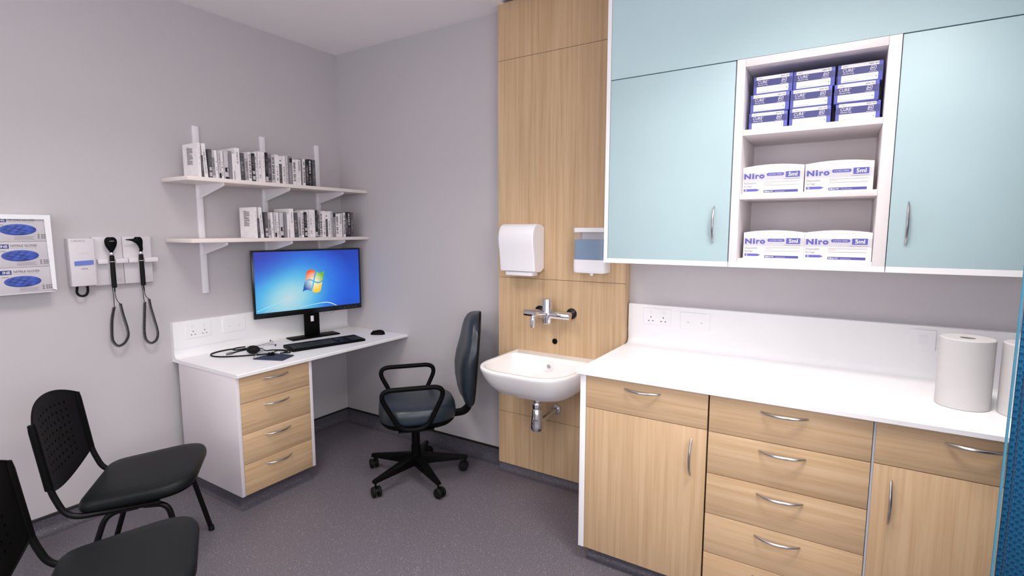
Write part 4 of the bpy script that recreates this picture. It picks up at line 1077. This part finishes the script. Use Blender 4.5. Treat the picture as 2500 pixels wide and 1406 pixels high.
b = MB().lathe([(0, .135), (.029, .135), (.029, .20), (.025, .203), (.025, .320), (0, .320)], (0, 0, 0), M_black, 22)
obj('gas_column', b, t, True)
obj('hub', MB().lathe([(0, .085), (.036, .085), (.045, .10), (.043, .140), (.033, .152), (0, .152)], (0, 0, 0), M_black, 22), t, True)
for k in range(5):
    a = R(-96+72*k)-math.atan2(-.729, -.685); d = V((math.cos(a), math.sin(a), 0)); n_ = V((-d.y, d.x, 0)); rings = []
    for q, w_, zt_, zb in ((.030, .030, .150, .088), (.10, .027, .138, .086), (.20, .020, .120, .082), (.29, .015, .103, .079), (.320, .0135, .097, .078)):
        rings.append([d*q-n_*w_+Z*zb, d*q-n_*w_*.95+Z*(zt_-.012), d*q-n_*w_*.5+Z*zt_, d*q+n_*w_*.5+Z*zt_, d*q+n_*w_*.95+Z*(zt_-.012), d*q+n_*w_+Z*zb])
    obj('spoke', MB().loft(rings, M_black), t, True)
    ca = a+R((70, 20, 160, 250, -40)[k]); cd = V((math.cos(ca), math.sin(ca), 0)); cn = V((-cd.y, cd.x, 0)); cp = d*.306
    b = MB().tube([cp+Z*.052, cp+Z*.0835], .0065, M_tube, n=10)
    ctr = cp+cd*.012
    hood = [ctr+cd*(.024*math.cos(R(q)))+Z*(.030+.024*math.sin(R(q))) for q in range(20, 171, 15)]
    b.loft([[p-cn*.006 for p in hood]+[ctr-cn*.006+Z*.03], [p+cn*.006 for p in hood]+[ctr+cn*.006+Z*.03]], M_tube)
    c = obj('castor', b, t, True)
    for s in (-1, 1):
        w0 = MB(); rg = []
        for h_, r2 in ((.007, .0), (.007, .024), (.009, .0295), (.020, .0295), (.025, .026), (.027, .012), (.027, 0)):
            r2 = max(r2, 1e-4); rg.append([ctr+cn*(s*h_)+Z*.0298+cd*(r2*math.cos(2*PI*j/22))+Z*(r2*math.sin(2*PI*j/22)) for j in range(22)])
        obj('wheel', w0.loft(rg, M_rubber), c, True)
# ------------------------------------------------------------------ visitor chairs (local x = facing, y = its left)
def visitor_chair():
    t = thing('visitor_chair', 'black visitor chair with perforated backrest standing nearest the desk', 'chair', (0, 0, 0), 0, 'visitor chairs')
    # seat outline: wider front, rounded corners
    P = fillet([(-.20, -.222, 0), (.19, -.255, 0), (.19, .255, 0), (-.20, .222, 0)], [.06, .13, .13, .06], 9, True)
    P = [V((p.x+(.018*(1-(p.y/.25)**2) if p.x > .1 else 0), p.y, 0)) for p in P]
    def rg(k, z, dz=0): return [V((p.x*k, p.y*k, z+.018*(p.x*k/.21)+dz*(1-(p.y*k/.25)**2))) for p in P]
    obj('seat', MB().loft([rg(.955, .418), rg(.99, .422), rg(1, .432), rg(.995, .446), rg(.97, .456, .002), rg(.92, .461, .003), rg(.7, .463, .004), rg(.2, .462, .004)], M_vinyl), t, True, sharp=60)
    obj('seat_pan', MB().loft([rg(.90, .408), rg(.965, .412), rg(.965, .4178)], M_black), t, True)
    # perforated backrest
    nx, nz = 26, 22; th_ = .0045; b = MB(); m = b.mat(M_black)
    def bp(u, v):
        zt_ = .782+.055*(1-abs(u)**2.2); zb = .520-.058*(1-u*u); z = zb+(zt_-zb)*v
        return V((-.266-.034*(z-.52)/.26-.034*(1-u*u), u*.215, z))
    def nrm(u, v):
        e = .01; a = bp(u+e, v)-bp(u-e, v); c = bp(u, v+e)-bp(u, v-e); n = a.cross(c); return n.normalized()
    def hole(i, j):
        return 5 <= i <= nx-6 and 3 <= j <= nz-4 and (i+j) % 2 == 0 and j % 2 == 0 and abs(i-nx/2+.5) < 10
    for side in (-1, 1):
        for i in range(nx):
            for j in range(nz):
                u0, u1, v0, v1 = -1+2*i/nx, -1+2*(i+1)/nx, j/nz, (j+1)/nz
                f = lambda u, v: bp(u, v)+nrm(u, v)*th_*side/2*(1-.0*u)
                cs = [(u0, v0), (u1, v0), (u1, v1), (u0, v1)]
                if hole(i, j):
                    mid = [((u0+u1)/2, v0), (u1, (v0+v1)/2), ((u0+u1)/2, v1), (u0, (v0+v1)/2)]
                    ou = [cs[0], mid[0], cs[1], mid[1], cs[2], mid[2], cs[3], mid[3]]
                    uc, vc = (u0+u1)/2, (v0+v1)/2
                    inn_ = [(uc+(u1-u0)*.34*math.cos(R(-135+45*k)), vc+(v1-v0)*.36*math.sin(R(-135+45*k))) for k in range(8)]
                    b.add([f(*p) for p in ou]+[f(*p) for p in inn_], [(k, (k+1) % 8, 8+(k+1) % 8, 8+k) for k in range(8)], m)
                    b.add([bp(*p) for p in cs], [(0, 1, 2, 3)], m)
                    if side == 1:
                        b.add([f(*p) for p in inn_]+[bp(*p)-nrm(*p)*th_/2 for p in inn_], [(k, (k+1) % 8, 8+(k+1) % 8, 8+k) for k in range(8)], m)
                else: b.add([f(*p) for p in cs], [(0, 1, 2, 3)], m)
    edge = [(-1+2*i/nx, 0) for i in range(nx)]+[(1, j/nz) for j in range(nz)]+[(1-2*i/nx, 1) for i in range(nx)]+[(-1, 1-j/nz) for j in range(nz)]
    b.tube([bp(*e) for e in edge], .0042, M_black, n=6, closed=True)
    for s in (-1, 1):   # side sleeves over the frame tubes
        b.tube([bp(s, v)+V((-.004, 0, 0)) for v in (0, .1, .3, .5, .7, .9, 1)], [.0145]*6+[.012], M_black, n=12)
    obj('backrest', b, t, True, sharp=50)
    for s in (-1, 1):
        p = [bp(s, v)+V((-.004, 0, 0)) for v in (.7, .1)]
        fr = fillet([p[0], p[1]+V((.008, 0, -.04)), V((-.225, s*.215, .392)), V((.08, s*.205, .396))], [.02, .03, .085, .02], 9)
        obj('side_frame', MB().tube(fr, .0115, M_tube, n=12), t, True)
        fl_ = fillet([(.02, s*.19, .384), (.105, s*.205, .384), (.185, s*.235, .003)], .05, 8)
        o = obj('leg', MB().tube(fl_, .0115, M_tube, n=12), t, True)
        obj('foot_cap', MB().lathe([(0, 0), (.0135, 0), (.0140, .004), (.0125, .022), (.0118, .023), (0, .023)], (.1845, s*.2347, 0), M_rubber, 14), o, True)
        rl = fillet([(.0, s*.19, .384), (-.105, s*.205, .384), (-.225, s*.235, .003)], .06, 8)
        o = obj('leg', MB().tube(rl, .0115, M_tube, n=12), t, True)
        obj('foot_cap', MB().lathe([(0, 0), (.0135, 0), (.0140, .004), (.0125, .022), (.0118, .023), (0, .023)], (-.2245, s*.2347, 0), M_rubber, 14), o, True)
    for x in (-.06, .06): obj('stretcher', MB().tube([(x, -.2, .3955), (x, .2, .3955)], .0095, M_tube, n=10), t, True)
    return t
vc = visitor_chair()
vc.location = (.757, -1.73, 0); vc.rotation_euler = (0, 0, R(54.5))
dup(vc, (1.428, -2.088, 0), R(61.5), 'black visitor chair in the bottom left corner, nearest the camera')
# ------------------------------------------------------------------ teal privacy curtain at the right edge
def curtain_mat():
    m, nt, p = new_mat('teal_basket_weave'); tc = nt.nodes.new('ShaderNodeTexCoord')
    sp = nt.nodes.new('ShaderNodeSeparateXYZ'); nt.links.new(tc.outputs['UV'], sp.inputs[0])
    cb = nt.nodes.new('ShaderNodeCombineXYZ'); nt.links.new(sp.outputs[0], cb.inputs[0]); nt.links.new(sp.outputs[1], cb.inputs[1])
    ck = nt.nodes.new('ShaderNodeTexChecker'); ck.inputs['Scale'].default_value = 1/.0085
    ck.inputs['Color1'].default_value = (*lin((20, 80, 120)), 1); ck.inputs['Color2'].default_value = (*lin((36, 106, 146)), 1)
    nt.links.new(cb.outputs[0], ck.inputs['Vector'])
    wv = nt.nodes.new('ShaderNodeTexVoronoi'); wv.inputs['Scale'].default_value = 1/.0085; wv.inputs['Randomness'].default_value = 0; wv.distance = 'CHEBYCHEV'
    nt.links.new(cb.outputs[0], wv.inputs['Vector'])
    r = nt.nodes.new('ShaderNodeValToRGB'); r.color_ramp.elements[0].position = .36; r.color_ramp.elements[0].color = (1, 1, 1, 1); r.color_ramp.elements[1].position = .5; r.color_ramp.elements[1].color = (.62, .62, .62, 1)
    nt.links.new(wv.outputs['Distance'], r.inputs['Fac'])
    mx = nt.nodes.new('ShaderNodeMix'); mx.data_type = 'RGBA'; mx.blend_type = 'MULTIPLY'; mx.inputs[0].default_value = 1
    nt.links.new(ck.outputs['Color'], mx.inputs[6]); nt.links.new(r.outputs['Color'], mx.inputs[7])
    nt.links.new(mx.outputs[2], p.inputs['Base Color'])
    bp = nt.nodes.new('ShaderNodeBump'); bp.inputs['Strength'].default_value = .6; bp.inputs['Distance'].default_value = .002; bp.invert = True
    nt.links.new(wv.outputs['Distance'], bp.inputs['Height']); nt.links.new(bp.outputs['Normal'], p.inputs['Normal'])
    p.inputs['Roughness'].default_value = .8; p.inputs['Specular IOR Level'].default_value = .2
    return m
M_cur = curtain_mat(); M_hem = mat('teal_hem', (66, 130, 156), .8, bump=.4, bscale=600, var=.06)
cx0, cy0, cz0, cz1 = 3.640, -1.125, .32, 2.42
t = thing('privacy_curtain', 'teal basket-weave privacy curtain at the right edge, in front of the counter', 'curtain', (3.9, -1.12, cz0))
def cpath(s):
    return V((cx0+s*.93, cy0+.028*math.sin(s*24)*min(1, max(0, (s-.05)/.12)), 0))
N = 90; S = [.70*i/N for i in range(N+1)]
b = MB(); b.loft([[cpath(s)+Z*cz0, cpath(s)+Z*cz1] for s in S if s >= .0047], M_cur, caps=False, open_ring=True)
o = obj('fabric', b, t)
md = o.modifiers.new('thickness', 'SOLIDIFY'); md.thickness = .0016; md.offset = 0
uv = o.data.uv_layers.new(name='cloth'); sv = [s for s in S if s >= .0047]
base = wloc(o)
for lp in o.data.loops:
    i = lp.vertex_index; uv.data[lp.index].uv = (sv[i//2], (cz0 if i % 2 == 0 else cz1))
hm = MB(); hm.loft([[cpath(s)+Y*q*.003+Z*z for q, z in ((-1, cz0), (1, cz0), (1, cz1), (-1, cz1))] for s in (0, .002, .0045)], M_hem)
obj('hem', hm, t)
st_ = MB(); st_.loft([[cpath(s)+Y*q+Z*z for q, z in ((-.0022, cz0), (.0022, cz0), (.0022, cz1), (-.0022, cz1))] for s in (.0205, .0225)], M_cuff)
obj('seam', st_, t)
hk = MB(); gy = cy0
for k in range(8):
    s = .02+.66*k/7; p = cpath(s)
    hk.tube([p+Z*(cz1-.01), p+Z*(cz1+.02), V((p.x, gy, cz1+.045))], .0025, M_metalw, n=6)
obj('hooks', hk, t)
t2 = MB().box(2.9, RX-.001, gy-.011, gy+.011, cz1+.042, cz1+.062, M_metalw)
for x in (3.0, 3.8, 4.6): t2.box(x-.008, x+.008, gy-.006, gy+.006, cz1+.062, H-.0005, M_metalw)
solo('curtain_track', t2, 'white ceiling-hung curtain track above the teal curtain', 'curtain track', flat=True)
# ------------------------------------------------------------------ camera, world, view
cam = bpy.data.cameras.new('camera'); cam.sensor_width = 36; cam.lens = 36*1267.3145/2500; cam.clip_start = .05
co = bpy.data.objects.new('camera', cam); C.objects.link(co)
co.location = (3.2856, -2.7307, 1.5105); co.rotation_euler = (R(90-6.3646), 0, R(32.2109))
sc = bpy.context.scene; sc.camera = co
w = bpy.data.worlds.new('world'); sc.world = w; w.use_nodes = True
w.node_tree.nodes['Background'].inputs['Color'].default_value = (0, 0, 0, 1); w.node_tree.nodes['Background'].inputs['Strength'].default_value = 0
vs = sc.view_settings; sc.display_settings.display_device = 'sRGB'
vs.view_transform = 'Standard'; vs.look = 'None'; vs.exposure = .10; vs.gamma = 1; vs.use_curve_mapping = False
sc.cycles.use_denoising = True; sc.cycles.max_bounces = 10; sc.cycles.diffuse_bounces = 6; sc.cycles.caustics_reflective = False; sc.cycles.caustics_refractive = False
sc.cycles.sample_clamp_indirect = 8
